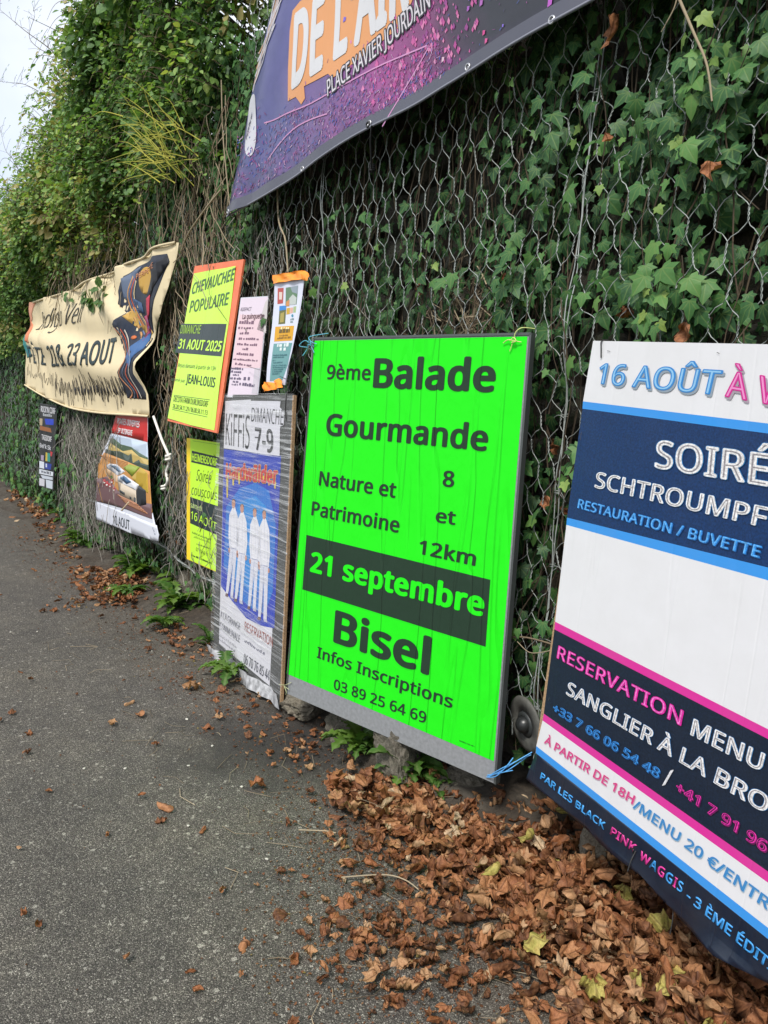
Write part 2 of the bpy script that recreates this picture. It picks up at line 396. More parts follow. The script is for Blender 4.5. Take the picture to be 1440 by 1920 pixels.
# rubble wall: every stone in view a part, mortar/earth face behind
wall = empty('rubble_wall', (2.4, 4, 0), 'dark mossy rubble stone wall behind the wire netting and ivy', 'wall')
def backing():
    ys = np.linspace(-2, 16, 181); zs = np.linspace(-.05, 3.0, 31); Y, Z = np.meshgrid(ys, zs)
    X = 2.36+.04*sn(Y, Z, 2.2, 1)+.02*sn(Y, Z, 7, 3); V = np.stack([X.ravel()-2.4, Y.ravel()-4, Z.ravel()], 1)
    i = np.arange(len(V)).reshape(Y.shape); F = np.stack([i[:-1, :-1], i[1:, :-1], i[1:, 1:], i[:-1, 1:]], -1).reshape(-1, 4)
    return mk_mesh('earth_face', V, [F], MAT['soil'], smooth=True)
link('earth_face', backing(), wall)
def rock_mesh(name, seed, mat, sub=2, sharp=.22):
    r2 = np.random.default_rng(seed); bm = bmesh.new(); bmesh.ops.create_icosphere(bm, subdivisions=sub, radius=1)
    dirs = r2.normal(size=(9, 3)); dirs /= np.linalg.norm(dirs, axis=1, keepdims=True); cut = r2.uniform(.50, .85, 9)
    for v in bm.verts:
        p = np.array(v.co)
        for d, c in zip(dirs, cut):
            e = p@d-c
            if e > 0: p = p-d*e*.9
        p *= 1+.05*r2.normal(); v.co = p
    if sub > 2:
        for v in bm.verts:
            p = np.array(v.co); q = p*3+seed; v.co = p*(1+.06*math.sin(q[0]*1.7+q[1])*math.sin(q[2]*2.1+q[0])+.035*math.sin(q[1]*5.3+q[2]*3)*math.sin(q[0]*4.7)+.012*r2.normal())
    me = bpy.data.meshes.new(name); bm.to_mesh(me); bm.free(); me.materials.append(mat)
    if sub > 9: me.polygons.foreach_set('use_smooth', np.ones(len(me.polygons), bool))
    return me
rocks = [rock_mesh('stone', i, MAT['rock']) for i in range(10)]
z = .12; row = 0; ns = 0
while z < 2.7:
    h = random.uniform(.17, .25); y = .6+random.uniform(0, .2)
    while y < (7.0 if z > .9 else 9):
        wd = random.uniform(.22, .42)
        if ns < 290:
            o = link('stone', rocks[random.randrange(10)], wall)
            o.location = (2.30-2.4+random.uniform(-.03, .05), y+wd/2-4, z+h/2); o.scale = (.11, wd*.52, h*.53)
            o.rotation_euler = (random.uniform(-.12, .12), random.uniform(-.15, .15), random.uniform(-.1, .1)); ns += 1
        y += wd
    z += h; row += 1
# loose pale stones along the foot of the wall, each one of its own
foot = [((640, 1392), .13, .12, .17, 'tall pale stone under the left half of the green board'),
        ((715, 1470), .15, .13, .19, 'blocky pale grey stone between two weed clumps under the green board'),
        ((1142, 1648), .10, .15, .30, 'big rounded granite stone under the edge of the blue and white board'),
        ((860, 1490), .12, .13, .10, 'dark stone low under the right corner of the green board'),
        ((300, 1085), .14, .16, .14, 'grey stone at the wall foot below the aerial view poster'),
        ((345, 1140), .16, .2, .2, 'pale brown stone under the lime green poster'),
        ((200, 1030), .15, .3, .24, 'broad grey stone directly below the white strip of the aerial view poster'),
        ((250, 1050), .15, .26, .22, 'squat grey stone to the right of the one below the aerial view poster'),
        ((560, 1345), .12, .14, .09, 'low dark stone beside the foot of the film wrapped board')]
for k, ((px, py), a, b, c, lab) in enumerate(foot):
    g = ground(px, py); o = link('foot_stone', rock_mesh('foot_stone', 50+k, MAT['pale_rock'], 4))
    o.location = (g[0]+a*.5, g[1], c*.55); o.scale = (a, b, c*.8); o.rotation_euler = (random.uniform(-.2, .2), random.uniform(-.2, .2), random.uniform(0, 3))
    tag(o, lab, 'stone', 'loose stones at the foot of the wall')

# ------------------------------------------------------------------ wire netting
def netting():
    W, H, TW = .086, .096, .046; mb = MB()
    cols = np.arange(int(-1.2/W), int(12.5/W)); rows = np.arange(4, 44)
    J, I = np.meshgrid(rows, cols); J = J.ravel(); I = I.ravel(); keep = (I*W < 4.35) | (J*H < 2.85); J = J[keep]; I = I[keep]
    def warp(y, z):
        dy = .016*sn(y, z, 2.1, 9)+.010*sn(y, z, 6.1, 4); dz = .014*sn(y, z, 1.9, 12)+.008*sn(y, z, 7.3, 14)
        # crumpled zones further along
        k = np.clip((y-3.9)/2, 0, 1); dy = dy+k*.035*sn(y, z, 9, 3); dz = dz+k*.03*sn(y, z, 11, 6)
        return y+dy, z+dz
    def pt(y, z, off=0):
        y2, z2 = warp(y, z); return np.stack([netx(y2, z2)+off+np.clip((y-3.9)/2, 0, 1)*.03*sn(y, z, 13, 8), y2, z2], -1)
    jit = {}
    yy = I*W+(J % 2)*W/2; zz = J*H
    jy = rng.normal(0, .0035, (2, len(J))); jz = rng.normal(0, .0035, (2, len(J)))
    bot = pt(yy+jy[0], zz-TW/2+jz[0], 0); top = pt(yy+jy[1], zz+TW/2+jz[1], 0)
    near = (yy > .3) & (yy < 4.3)
    # twists
    b, t_ = bot[near], top[near]; n = len(b); K = 9; s = np.linspace(0, 1, K)
    base = b[:, None]*(1-s)[None, :, None]+t_[:, None]*s[None, :, None]
    for ph in (0, np.pi):
        a = s*2*np.pi*1.6+ph; amp = .0021*np.ones(K)
        P = base+np.stack([np.cos(a)*amp, np.sin(a)*amp, 0*a], -1)[None]
        V, F = tubes(P, .0015, 4); mb.add(V, F)
    b, t_ = bot[~near], top[~near]; P = np.stack([b, (b+t_)/2, t_], 1); V, F = tubes(P, .0021, 3); mb.add(V, F)
    # slanting wires
    key = {(i, j): k for k, (i, j) in enumerate(zip(I, J))}
    A, B, S = [], [], []
    for k, (i, j) in enumerate(zip(I, J)):
        for di in ((0, -1) if j % 2 == 0 else (0, 1)):
            q = key.get((i+di, j+1))
            if q is not None:
                A.append(k); B.append(q); S.append(1 if (di == 0) == (j % 2 == 0) else -1)
    A = np.array(A); B = np.array(B); S = np.array(S); pa, pb = top[A], bot[B]; s = np.array([0, .18, .5, .82, 1])
    P = pa[:, None]*(1-s)[None, :, None]+pb[:, None]*s[None, :, None]
    # start and finish steeper, as wires leaving a twist do
    P[:, 1, 2] += .003; P[:, 3, 2] -= .003; P[:, 2, 0] += rng.normal(0, .003, len(P)); P[:, :, 0] += (S*.0012)[:, None]
    P[:, 2, 1] += rng.normal(0, .0022, len(P)); P[:, 2, 2] += rng.normal(0, .0022, len(P))
    m = (P[:, 0, 1] < 4.3)
    V, F = tubes(P[m], .0015, 4); mb.add(V, F); V, F = tubes(P[~m][:, ::2], .0014, 3); mb.add(V, F)
    return mb
net = link('wire_netting', netting().mesh('wire_netting', MAT['wire'], True)); tag(net, 'twisted hexagonal galvanised wire netting hung over the ivy covered wall', 'netting')
def seam(y0):
    mb = MB(); zs = np.linspace(.25, 4.1, 70)
    for k in range(2):
        y = y0+.006*np.sin(zs*9+k*3)+k*.007; V, F = tubes(np.stack([netx(y, zs)-.006, y, zs], -1)[None], .0022, 5); mb.add(V, F)
    for z in np.arange(.5, 4, .26):     # lacing ties
        th = np.linspace(0, 4*np.pi, 22); c = netx(y0, z)-.006
        mb.tube(np.stack([c+.009*np.cos(th), y0+.004+.010*np.sin(th), z+th*.0012], -1), .0011, 4)
        e = random.uniform(-.03, .03); s = random.choice((-1, 1))
        mb.tube(smooth_path([(c-.008, y0, z), (c-.014, y0+s*.02, z+.006+e*.3), (c-.008, y0+s*.045, z-.01+e)], 8), .0011, 4)
    return mb.mesh('selvedge_wire', MAT['wire'], True)
for y0 in (1.775, 3.42, 5.3):
    o = link('selvedge_wire', seam(y0), net)
mb = MB(); ys = np.linspace(3.3, 7.5, 60); V, F = tubes(np.stack([netx(ys, .4)-.02+.02*np.sin(ys*5), ys, .36+.05*np.sin(ys*2.2)+.05*(ys-4)], -1)[None], .006, 6); mb.add(V, F)
for q in (.006, -.006):
    th = ys*22; V, F = tubes(np.stack([netx(ys, .4)-.02+.02*np.sin(ys*5)+.008*np.cos(th), ys, .36+.05*np.sin(ys*2.2)+.05*(ys-4)+.008*np.sin(th)+q], -1)[None], .002, 4); mb.add(V, F)
tag(link('bottom_cable', mb.mesh('bottom_cable', MAT['wire'], True), net))

# ------------------------------------------------------------------ ivy on the wall
IV = [fan(ivy_outline(w_), 1, cup=c_, fold=f_, droop=d_) for w_, c_, f_, d_ in ((1, -.15, .12, .18), (.85, .1, .22, .05), (1.1, -.3, .05, .25), (.9, -.1, -.1, .3))]
def dens(y, z):
    d = .22
    if y < 1.75 and z > 1.85: d = .80
    elif y < 2.5 and z > 1.95: d = .42 if y < 2.1 else .22
    if 2.5 < y < 4.2 and z > 2.22: d = .10
    if 2.0 < y < 4.0 and 1.95 < z < 2.3: d = .42
    if 2.15 < y < 2.7 and 1.75 < z < 2.02: d = .12
    if 1.55 < y < 2.0 and z < 1.85: d = .30
    if y > 4.2: d = .40 if z < 2.3 else .7
    if 3.2 < y < 4.6 and z < 2.3: d = .22
    if 2.9 < y < 3.6 and z > 2.6: d = .06
    if .9 < y < 1.5 and 2.0 < z < 2.4: d = .35
    if y < 1.3 and z < 2.0: d = .12
    return d
def ivy_plant(yr, zr, nstr, label, smin, smax, nobj, brown=0.):
    root = empty('ivy', (2.1, sum(yr)/2, 0), label, 'ivy'); off = np.array([2.1, sum(yr)/2, 0])
    pos, tip, nrm, size, tint = [], [], [], [], []; stems = []
    for k in range(nstr):
        y = random.uniform(*yr); z = random.uniform(zr[0]+.3, zr[1]+.2) if random.random() < .75 else zr[1]+.2
        dep = random.choices((-.035, .015, .05, .10, .17), (.09, .13, .24, .28, .26))[0]
        if y > 1.9 and dep < 0 and random.random() < .6: dep = .05
        L = random.uniform(.3, 1.3); pts = []; vy = random.uniform(-.3, .3); side = 1; fam = random.gauss(0, .10)
        n = int(L/.034)
        for i in range(n):
            vy += random.gauss(0, .12); vy *= .93; y += vy*.034; z -= .034*math.sqrt(max(.1, 1-min(.9, vy*vy)))
            if z < zr[0]: break
            x = float(netx(y, z))+dep+.01*math.sin(i*.5+k); pts.append((x, y, z)); side = -side
            cl = .5+.5*float(sn(y, z, 4.2, 21)); cl = .35+1.1*max(0, min(1, (cl-.25)*2))
            if random.random() < dens(y, z)*cl*(1.15 if dep < .05 else .9):
                s = random.uniform(smin, smax)*(1.0 if i < n*.75 else .65)
                young = i > n*.8
                sy = side*random.uniform(.012, .04)
                pos.append((x-random.uniform(.005, .03), y+sy, z+random.uniform(-.01, .02)))
                tip.append((random.gauss(-.15, .25), side*random.uniform(0, .8)+random.gauss(0, .2), -random.uniform(.5, 1.1)))
                nrm.append((-1, random.gauss(-.05, .42), random.uniform(.0, .75))); size.append(s)
                tint.append(np.clip(random.gauss(.44+fam+(.24 if young else 0)+(.12 if dep < .03 else -.08 if dep > .08 else 0)-(.07 if y > 1.9 else 0), .12), 0, 1))  # leaves deeper behind the net get darker tints, shade put into their colour
        if len(pts) > 4: stems.append((pts, random.uniform(.0012, .0030)))
    pos, tip, nrm, size, tint = map(np.array, (pos, tip, nrm, size, tint)); pos = pos-off
    d = np.linalg.norm(pos+off-CP, axis=1); score = size/d*(1+2.0*(pos[:, 0]+off[0] < netx(pos[:, 1]+off[1], pos[:, 2])+.02))
    order = np.argsort(-score); top = order[:nobj]; rest = order[nobj:]
    shared = []
    for q in range(24):
        V, FF, ti, uv = scatter(IV[q % 4], np.zeros((1, 3)), np.array([[0, 1., 0]]), np.array([[0, 0, 1.]]), 1., float(np.clip(.22+q/24*.6, 0, 1)))
        shared.append(mk_mesh('leaf', V, FF, MAT['ivy'], ti, uv))
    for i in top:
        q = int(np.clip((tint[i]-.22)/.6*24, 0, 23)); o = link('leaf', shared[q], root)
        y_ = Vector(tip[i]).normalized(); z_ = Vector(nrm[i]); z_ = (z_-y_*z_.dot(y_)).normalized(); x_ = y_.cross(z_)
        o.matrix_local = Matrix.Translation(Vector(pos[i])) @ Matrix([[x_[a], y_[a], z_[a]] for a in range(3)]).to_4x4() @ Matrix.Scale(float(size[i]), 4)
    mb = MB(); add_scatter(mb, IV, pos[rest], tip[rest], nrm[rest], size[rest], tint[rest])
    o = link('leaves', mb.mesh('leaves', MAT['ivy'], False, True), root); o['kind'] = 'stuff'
    mb = MB()
    for pts, r in stems:
        P = np.array(pts)-off; mb.tube(P[::2] if len(P) > 8 else P, r, 4, random.random())
    o = link('stems', mb.mesh('stems', MAT['stem']), root); o['kind'] = 'stuff'
    return root
ivy_plant((.5, 2.4), (.25, 3.4), 640, 'dense pointed leaved ivy growing through the netting above the blue and white board', .040, .072, 290)
ivy_plant((2.3, 4.4), (.9, 3.3), 420, 'sparser shaded ivy behind the netting above the green board', .035, .06, 120)
ivy_plant((4.2, 6.4), (.2, 3.4), 800, 'ivy climbing the wall round the tilted orange framed poster and the aerial view poster', .04, .065, 60)
ivy_plant((6.2, 12.4), (.15, 2.3), 1500, 'thick ivy at the far end of the wall round the narrow black poster', .045, .075, 0)

# creeping leaves pressed against the stones deep behind the netting
N_ = 7000; yy = rng.uniform(.5, 6.5, N_); zz = rng.uniform(.3, 3.4, N_); kp = (sn(yy, zz, 3.1, 31)+rng.normal(0, .3, N_)) > -.15; yy, zz = yy[kp], zz[kp]; N_ = len(yy)
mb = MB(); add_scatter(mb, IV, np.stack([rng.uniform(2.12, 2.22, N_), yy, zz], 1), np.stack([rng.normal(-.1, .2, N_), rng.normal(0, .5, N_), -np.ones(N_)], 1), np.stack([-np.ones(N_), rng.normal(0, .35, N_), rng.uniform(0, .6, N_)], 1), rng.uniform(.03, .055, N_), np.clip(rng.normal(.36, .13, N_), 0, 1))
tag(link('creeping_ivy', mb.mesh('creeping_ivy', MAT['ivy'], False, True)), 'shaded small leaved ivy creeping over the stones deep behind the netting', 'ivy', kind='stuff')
# long bare woody stems in front of the netting
for pts, r, lab in ((((1270, -10), (1300, 60), (1325, 120), (1335, 190)), .0045, 'pale bare woody stem slanting across the ivy at the top right'),
                    (((1270, -5), (1262, 20), (1240, 60)), .0025, 'short grey twig beside the pale stem at the top right')):
    P = smooth_path([onx(px, py, 1.96) for px, py in pts], 14); mb = MB(); mb.tube(P, np.linspace(r, r*.6, 14), 6, .9)
    tag(link('woody_vine', mb.mesh('woody_vine', MAT['dry'], True)), lab, 'vine')
mb = MB(); mb.tube(smooth_path([onx(px, py, 2.0) for px, py in ((945, 1195), (985, 1195), (1035, 1208), (1075, 1225))], 12), .0035, 5, .3)
mb.tube(smooth_path([onx(px, py, 2.0) for px, py in ((970, 1203), (990, 1222), (1010, 1224), (1040, 1218))], 12), .0018, 5, .8)
tag(link('runner_stem', mb.mesh('runner_stem', MAT['dry'], True)), 'orange brown ivy runner crossing the gap between the two big boards', 'vine')
def thin_line(name, pxs, x, r, mat, lab, cat, group=None, tint=.5):
    mb = MB(); P = smooth_path([onx(a, b, x) for a, b in pxs], 24); mb.tube(P, r, 6, tint); return tag(link(name, mb.mesh(name, mat, True)), lab, cat, group)
thin_line('woody_vine', [(415, 355), (385, 392), (352, 440), (340, 470)], 1.88, .006, MAT['dry'], 'straw coloured stem leaning onto the upper right corner of the cream banner', 'vine', tint=1)
thin_line('woody_vine', [(415, 150), (418, 250), (425, 330), (432, 400)], 1.95, .004, MAT['dry'], 'thin pale stem running down to the low corner of the purple banner', 'vine', tint=.8)
thin_line('woody_vine', [(520, 350), (523, 415), (535, 450), (540, 510)], 1.99, .005, MAT['dry'], 'crooked pale stem hanging below the left end of the purple banner', 'vine', tint=1)

# straw, dry stems and the withered tangle
def dry_tangle(name, spots, label, mat, rr=(.0012, .0035), cat='dead stems'):
    mb = MB()
    for (y0, y1, z0, z1, n, L, x, sl) in spots:
        for _ in range(n):
            y = random.uniform(y0, y1); z = random.uniform(z0, z1); P = [(x+random.uniform(-.05, .06), y, z)]; vy = random.gauss(sl, .25)
            l = L*random.uniform(.5, 1.2)
            for k in range(6):
                vy += random.gauss(0, .3); q = P[-1]; P.append((q[0]+random.gauss(0, .012), q[1]+vy*l/7, q[2]-l/7*random.uniform(.5, 1.1)))
            mb.tube(P, random.uniform(*rr), 3, random.random())
    o = link(name, mb.mesh(name, mat)); return tag(o, label, cat, kind='stuff')
dry_tangle('dry_stems', [(4.9, 5.9, 2.3, 3.5, 80, .9, 1.96, 0), (4.35, 5.1, 2.3, 3.3, 80, .7, 1.98, 0), (5.1, 5.5, 1.2, 2.6, 140, .7, 1.99, -.1), (6.0, 8.2, 2.3, 2.9, 160, .5, 1.9, .1)], 'curtain of dry brown stems hanging between the cream banner and the purple banner', MAT['dry'])
dry_tangle('grey_twigs', [(6.2, 8.2, .5, 1.35, 900, .6, 1.98, 0), (4.3, 5.3, .5, 1.2, 420, .45, 2.0, 0), (3.7, 5.0, 2.0, 2.6, 170, .4, 2.04, 0), (3.1, 4.2, 1.6, 2.5, 60, .4, 2.10, 0)], 'grey withered twigs matted in the netting beside the narrow black poster', MAT['grey'], (.001, .0028))
mb = MB()
for _ in range(260):
    y = random.gauss(2.42, .13); z = random.gauss(1.90, .09); a = random.uniform(0, 6.28); L = random.uniform(.04, .14); x = 2.13+random.uniform(-.04, .05)
    mb.tube([(x, y, z), (x+random.gauss(0, .01), y+math.cos(a)*L*.5, z-abs(math.sin(a))*L*.5), (x+random.gauss(0, .02), y+math.cos(a)*L, z-abs(math.sin(a))*L)], random.uniform(.001, .003), 3, random.random())
tag(link('straw_patch', mb.mesh('straw_patch', MAT['dry'])), 'patch of straw and dry earth caught behind the netting above the green board', 'straw', kind='stuff')
mb = MB()
for c, n, L, az in ((onx(318, 300, 1.72), 38, .42, .9), (onx(305, 268, 1.75), 22, .45, 1.1), (onx(330, 280, 1.75), 16, .3, .3)):
    for _ in range(n):
        o0 = c+rng.normal(0, .08, 3); dy = random.gauss(az*.75, .38); dx = -random.uniform(.1, .7); l = L*random.uniform(.5, 1.1)
        up = random.uniform(-.05, .75); e_ = np.array([-random.uniform(.1, .5), dy, up]); e_ /= np.linalg.norm(e_); e_ = e_*l; P = [o0, o0+e_*.35, o0+e_*.7+np.array([0, 0, -.01]), o0+e_+np.array([0, 0, -.06*random.random()-.02])]
        V, F = tubes(np.array(smooth_path(P, 8))[None], np.linspace(.0035, .0006, 8)[None], 3); mb.add(V, F, random.random())
tag(link('grass_tuft', mb.mesh('grass_tuft', MAT['grass'])), 'yellowing tuft of long grass hanging out of the hedge above the cream banner', 'grass tuft')

# ------------------------------------------------------------------ overhanging hedge: four shrubs
OV = [fan(ovate_outline(w_), 1, fold=f_, droop=.15) for w_, f_ in ((.34, .25), (.42, .1), (.27, .3))]
def hedge_top(y): return float(np.interp(y, [3.4, 4.6, 6.0, 6.6, 7.1, 8.1, 8.6, 9.7, 11.5, 16], [4.7, 5.2, 4.85, 4.35, 4.05, 3.80, 3.45, 3.35, 3.2, 3.0]))
def shrub(label, yr, n_cl, per, base, amp, zbot, xover, lsize=(.026, .060)):
    cy = sum(yr)/2; root = empty('overhanging_shrub', (2.6, cy, 2.4), label, 'shrub', 'shrubs overhanging the top of the wall'); off = np.array([2.6, cy, 2.4])
    pos, tip, nrm, size, tint = [], [], [], [], []; br = MB()
    for _ in range(n_cl):
        y = random.uniform(*yr); zt = hedge_top(y); zb = zbot(y); u = random.random()**.85; z = zb+(zt-zb)*u
        if 5.0 < y < 7.8 and z < 3.05 and random.random() < .55: continue
        edge = random.random() < .22
        if edge: z = zt+random.uniform(-.15, .22)
        xf = 2.02+(.16 if xover < 0 else 0)-xover*math.sin(min(1, max(0, (z-zb)/(zt-zb)))*math.pi*.62)+.14*float(sn(y, z, 2.3, 5))
        x = xf+abs(random.gauss(0, .20))+(.35 if edge else 0)*random.random()
        c = np.array([x, y, z]); r = random.uniform(.09, .24); ct = base+amp*float(sn(y*1.2, z, 1.6, 3))+random.gauss(0, .15)+.14*((z-zb)/(zt-zb)-.4)  # tint lightens towards each shrub's top, skylight put into the leaf colour
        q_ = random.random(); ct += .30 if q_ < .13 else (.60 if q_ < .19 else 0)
        m = int(per*1.25*random.uniform(.4, 1.3)*(r/.17)**1.5*(.55 if edge else 1))
        d = rng.normal(size=(m, 3)); d /= np.linalg.norm(d, axis=1, keepdims=True); rad = r*rng.random(m)**.45
        pos.append(c+d*rad[:, None]*np.array([.9, 1, 1])); tip.append(d*.7+np.array([-.25, 0, -.45])+rng.normal(0, .35, (m, 3)))
        nrm.append(np.array([-.55, -.25, .75])+rng.normal(0, .5, (m, 3))); size.append(rng.uniform(*lsize, m)*(1.7 if random.random() < .12 else 1.)); tint.append(np.clip(ct+rng.normal(0, .16, m), 0, 1))
        if random.random() < .5:
            e = c+np.array([random.gauss(-.1, .1), random.gauss(0, .15), random.uniform(0, .25)]); br.tube(smooth_path([(2.65, y+random.gauss(0, .2), z-.4), (c+np.array([.15, 0, -.12])), c, e], 8)-off, np.linspace(.008, .0015, 8), 4, random.random())
    for _ in range(int((yr[1]-yr[0])*120)):       # arching shoots with leaves along them
        y = random.uniform(*yr); zt = hedge_top(y); zb = zbot(y); u = random.random(); z = zb+(zt-zb)*u+(.1 if u > .9 else 0); x = 2.0+(.2 if xover < 0 else 0)-xover*math.sin(min(1, u)*math.pi*.62)+.1*float(sn(y, z, 2.3, 5))
        L = random.uniform(.2, .6); dy = random.gauss(.1, .5); dx = -random.uniform(.15, .6) if xover > 0 else -.1; up = random.uniform(.0, .9)*(1 if u > .5 else .5)
        P = smooth_path([(x+.1, y, z), (x+dx*L*.4, y+dy*L*.4, z+up*L*.5), (x+dx*L*.8, y+dy*L*.8, z+up*L*.6-.05*L), (x+dx*L, y+dy*L*1.1, z+up*L*.5-.25*L)], 14)
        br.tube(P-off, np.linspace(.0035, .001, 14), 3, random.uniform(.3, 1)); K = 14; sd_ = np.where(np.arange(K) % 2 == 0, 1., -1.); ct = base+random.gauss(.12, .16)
        if random.random() < .2: continue
        pos.append(P+rng.normal(0, .006, (K, 3))); tip.append(np.stack([rng.normal(-.3, .3, K), sd_*.9, rng.normal(-.1, .4, K)], 1)); nrm.append(np.array([-.5, -.2, .8])+rng.normal(0, .4, (K, 3))); size.append(rng.uniform(.025, .055, K)); tint.append(np.clip(ct+rng.normal(0, .1, K), 0, 1))
    pos = np.concatenate(pos)-off; tip = np.concatenate(tip); nrm = np.concatenate(nrm); size = np.concatenate(size); tint = np.concatenate(tint)
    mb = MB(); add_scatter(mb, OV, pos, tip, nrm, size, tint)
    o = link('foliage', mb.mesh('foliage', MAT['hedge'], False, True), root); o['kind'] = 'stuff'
    o = link('branches', br.mesh('branches', MAT['branch']), root); o['kind'] = 'stuff'
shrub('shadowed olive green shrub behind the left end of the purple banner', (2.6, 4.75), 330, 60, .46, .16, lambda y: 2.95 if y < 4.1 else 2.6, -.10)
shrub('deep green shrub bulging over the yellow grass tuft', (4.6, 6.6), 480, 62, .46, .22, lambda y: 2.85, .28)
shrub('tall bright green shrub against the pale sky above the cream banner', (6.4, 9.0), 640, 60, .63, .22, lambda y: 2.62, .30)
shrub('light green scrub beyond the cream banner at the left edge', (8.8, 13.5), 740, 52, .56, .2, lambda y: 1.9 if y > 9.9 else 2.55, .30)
# bare sprigs against the sky
def sprig(pxs, x, lab, r=.006):
    mb = MB(); P = smooth_path([onx(a, b, x) for a, b in pxs], 20); mb.tube(P, np.linspace(r, r*.25, 20), 5, .4)
    pos, tip, nrm = [], [], []
    for i in range(3, 20):
        for s in (-1, 1):
            q = P[i]; e = q+np.array([random.gauss(0, .04), s*random.uniform(.05, .16), random.uniform(-.02, .12)]); 
            if random.random() < .5: mb.tube([q, (q+e)/2+np.array([0, 0, .01]), e], r*.3, 3, .4)
            if random.random() < .5: pos.append(e); tip.append((0, s, .3)); nrm.append((-1, random.gauss(0, .4), .4))
    root = link('bare_sprig', mb.mesh('bare_sprig', MAT['branch'])); tag(root, lab, 'branch')
    l = MB(); add_scatter(l, OV, np.array(pos), np.array(tip, float), np.array(nrm, float), .045, .35); link('foliage', l.mesh('foliage', MAT['hedge'], False, True), root)
sprig([(115, 110), (85, 85), (50, 60), (20, 35), (-10, 10)], 1.8, 'thin bare sprig reaching up into the white sky at the top left')
sprig([(110, 100), (80, 95), (55, 70), (65, 30), (62, 20)], 1.75, 'short forked sprig just below the long one against the sky', .004)
sprig([(70, 170), (45, 158), (20, 155), (-5, 152)], 1.75, 'nearly level sprig pointing left into the sky', .004)
sprig([(40, 330), (25, 300), (10, 280), (0, 240)], 1.7, 'drooping leafy sprig at the left edge below the sky gap', .004)

# ------------------------------------------------------------------ weeds at the foot of the wall
def weed_leaf(seed):
    r2 = np.random.default_rng(seed); n = 15; V = []; uv = []
    for i in range(n):
        v = i/(n-1); wv = .125*math.sin(math.pi*min(1, v*.90+.05))**.9*(.55+.45*v)*1.4*(1.35 if i % 2 else .55); z = .30*math.sin(v*2.2)-.28*v*v; 
        for s in (-1, 0, 1): V.append((s*wv, v*(1-.12*v), z+.06*abs(s)+.012*r2.normal())); uv.append((s*wv, v))
    F = []
    for i in range(n-1):
        for k in (0, 1): a = i*3+k; F.append((a, a+1, a+4, a+3))
    return mk_mesh('leaf', V, [np.array(F)], MAT['weed'], np.full(len(V), float(r2.uniform(.25, .95))), uv, True)
WL = [weed_leaf(i) for i in range(10)]
weeds = [((762, 1472), 22, .23, 'lush weed clump with lobed leaves under the middle of the green board', .5),
         ((672, 1420), 14, .22, 'small spreading weed beside the tall pale stone under the green board', .5),
         ((822, 1478), 8, .11, 'low round leaved weed at the drift of brown leaves', .4),
         ((815, 1500), 5, .13, 'pale green fallen over weed lying on the brown leaves', .1),
         ((1090, 1605), 7, .07, 'tiny weed beside the granite stone', .3),
         ((1190, 1680), 7, .08, 'tiny weed right of the granite stone', .3),
         ((432, 1272), 12, .20, 'flattened weed poking out under the film wrapped board', .2),
         ((385, 1150), 16, .26, 'bushy weed at the left foot of the film wrapped board', .7),
         ((330, 1150), 20, .30, 'large dark green dandelion clump below the lime green poster', .5),
         ((265, 1085), 22, .33, 'large dandelion rosette on the small leaf drift below the aerial view poster', .45),
         ((285, 1060), 18, .32, 'tall weed against the wall behind the dandelion rosette', .9),
         ((143, 1022), 26, .20, 'bright green mossy weed ball on the asphalt edge', .9),
         ((60, 925), 22, .5, 'long leaved grassy weed at the far end of the wall foot', .8),
         ((100, 950), 22, .4, 'weed clump under the narrow black poster', .7),
         ((25, 895), 26, .6, 'tall far weed clump at the left edge of the picture', 1.),
         ((130, 985), 18, .35, 'dark weed clump between the narrow black poster and the mossy weed ball', .8),
         ((215, 1045), 14, .25, 'weed in front of the broad grey stone', .8),
         ((355, 1120), 22, .34, 'tall leafy weed clump at the wall directly below the lime green poster', .9),
         ((310, 1180), 12, .18, 'low weed on the asphalt edge in front of the pale brown stone', .2),
         ((240, 1120), 12, .22, 'flat weed at the near rim of the small leaf drift', .15),
         ((75, 940), 26, .42, 'broad weed clump left of the one under the narrow black poster', .8),
         ((170, 1010), 18, .3, 'dark weed behind the bright mossy weed ball', 1.),
         ((395, 1215), 10, .16, 'small weed at the bottom left corner of the film wrapped board', .5),
         ((45, 905), 24, .45, 'grassy weed behind the long leaved one at the far wall foot', 1.),
         ((115, 965), 20, .34, 'short weed on the asphalt edge below the narrow black poster', .4),
         ((160, 1030), 16, .24, 'small weed just right of the bright mossy weed ball', .6),
         ((725, 1425), 12, .15, 'narrow weed between the two pale stones under the green board', .7),
         ((850, 1490), 10, .12, 'small weed under the right part of the green board', .6)]
for (px, py), n, L, lab, up in weeds:
    g = ground(px, py); root = empty('weed', (g[0], g[1], .01), lab, 'weed', 'weeds along the wall foot')
    a0 = random.random()*6.28
    for k in range(int(n*1.35)):
        o = link('leaf', WL[random.randrange(10)], root); a = a0+k*2.4+random.gauss(0, .3); e = random.uniform(.05, .35+up*.9)
        o.rotation_euler = (e, 0, a); s = L*random.uniform(.55, 1.1); o.scale = (s*random.uniform(.8, 1.3), s, s); o.location = (random.gauss(0, .012), random.gauss(0, .012), random.uniform(0, .02))

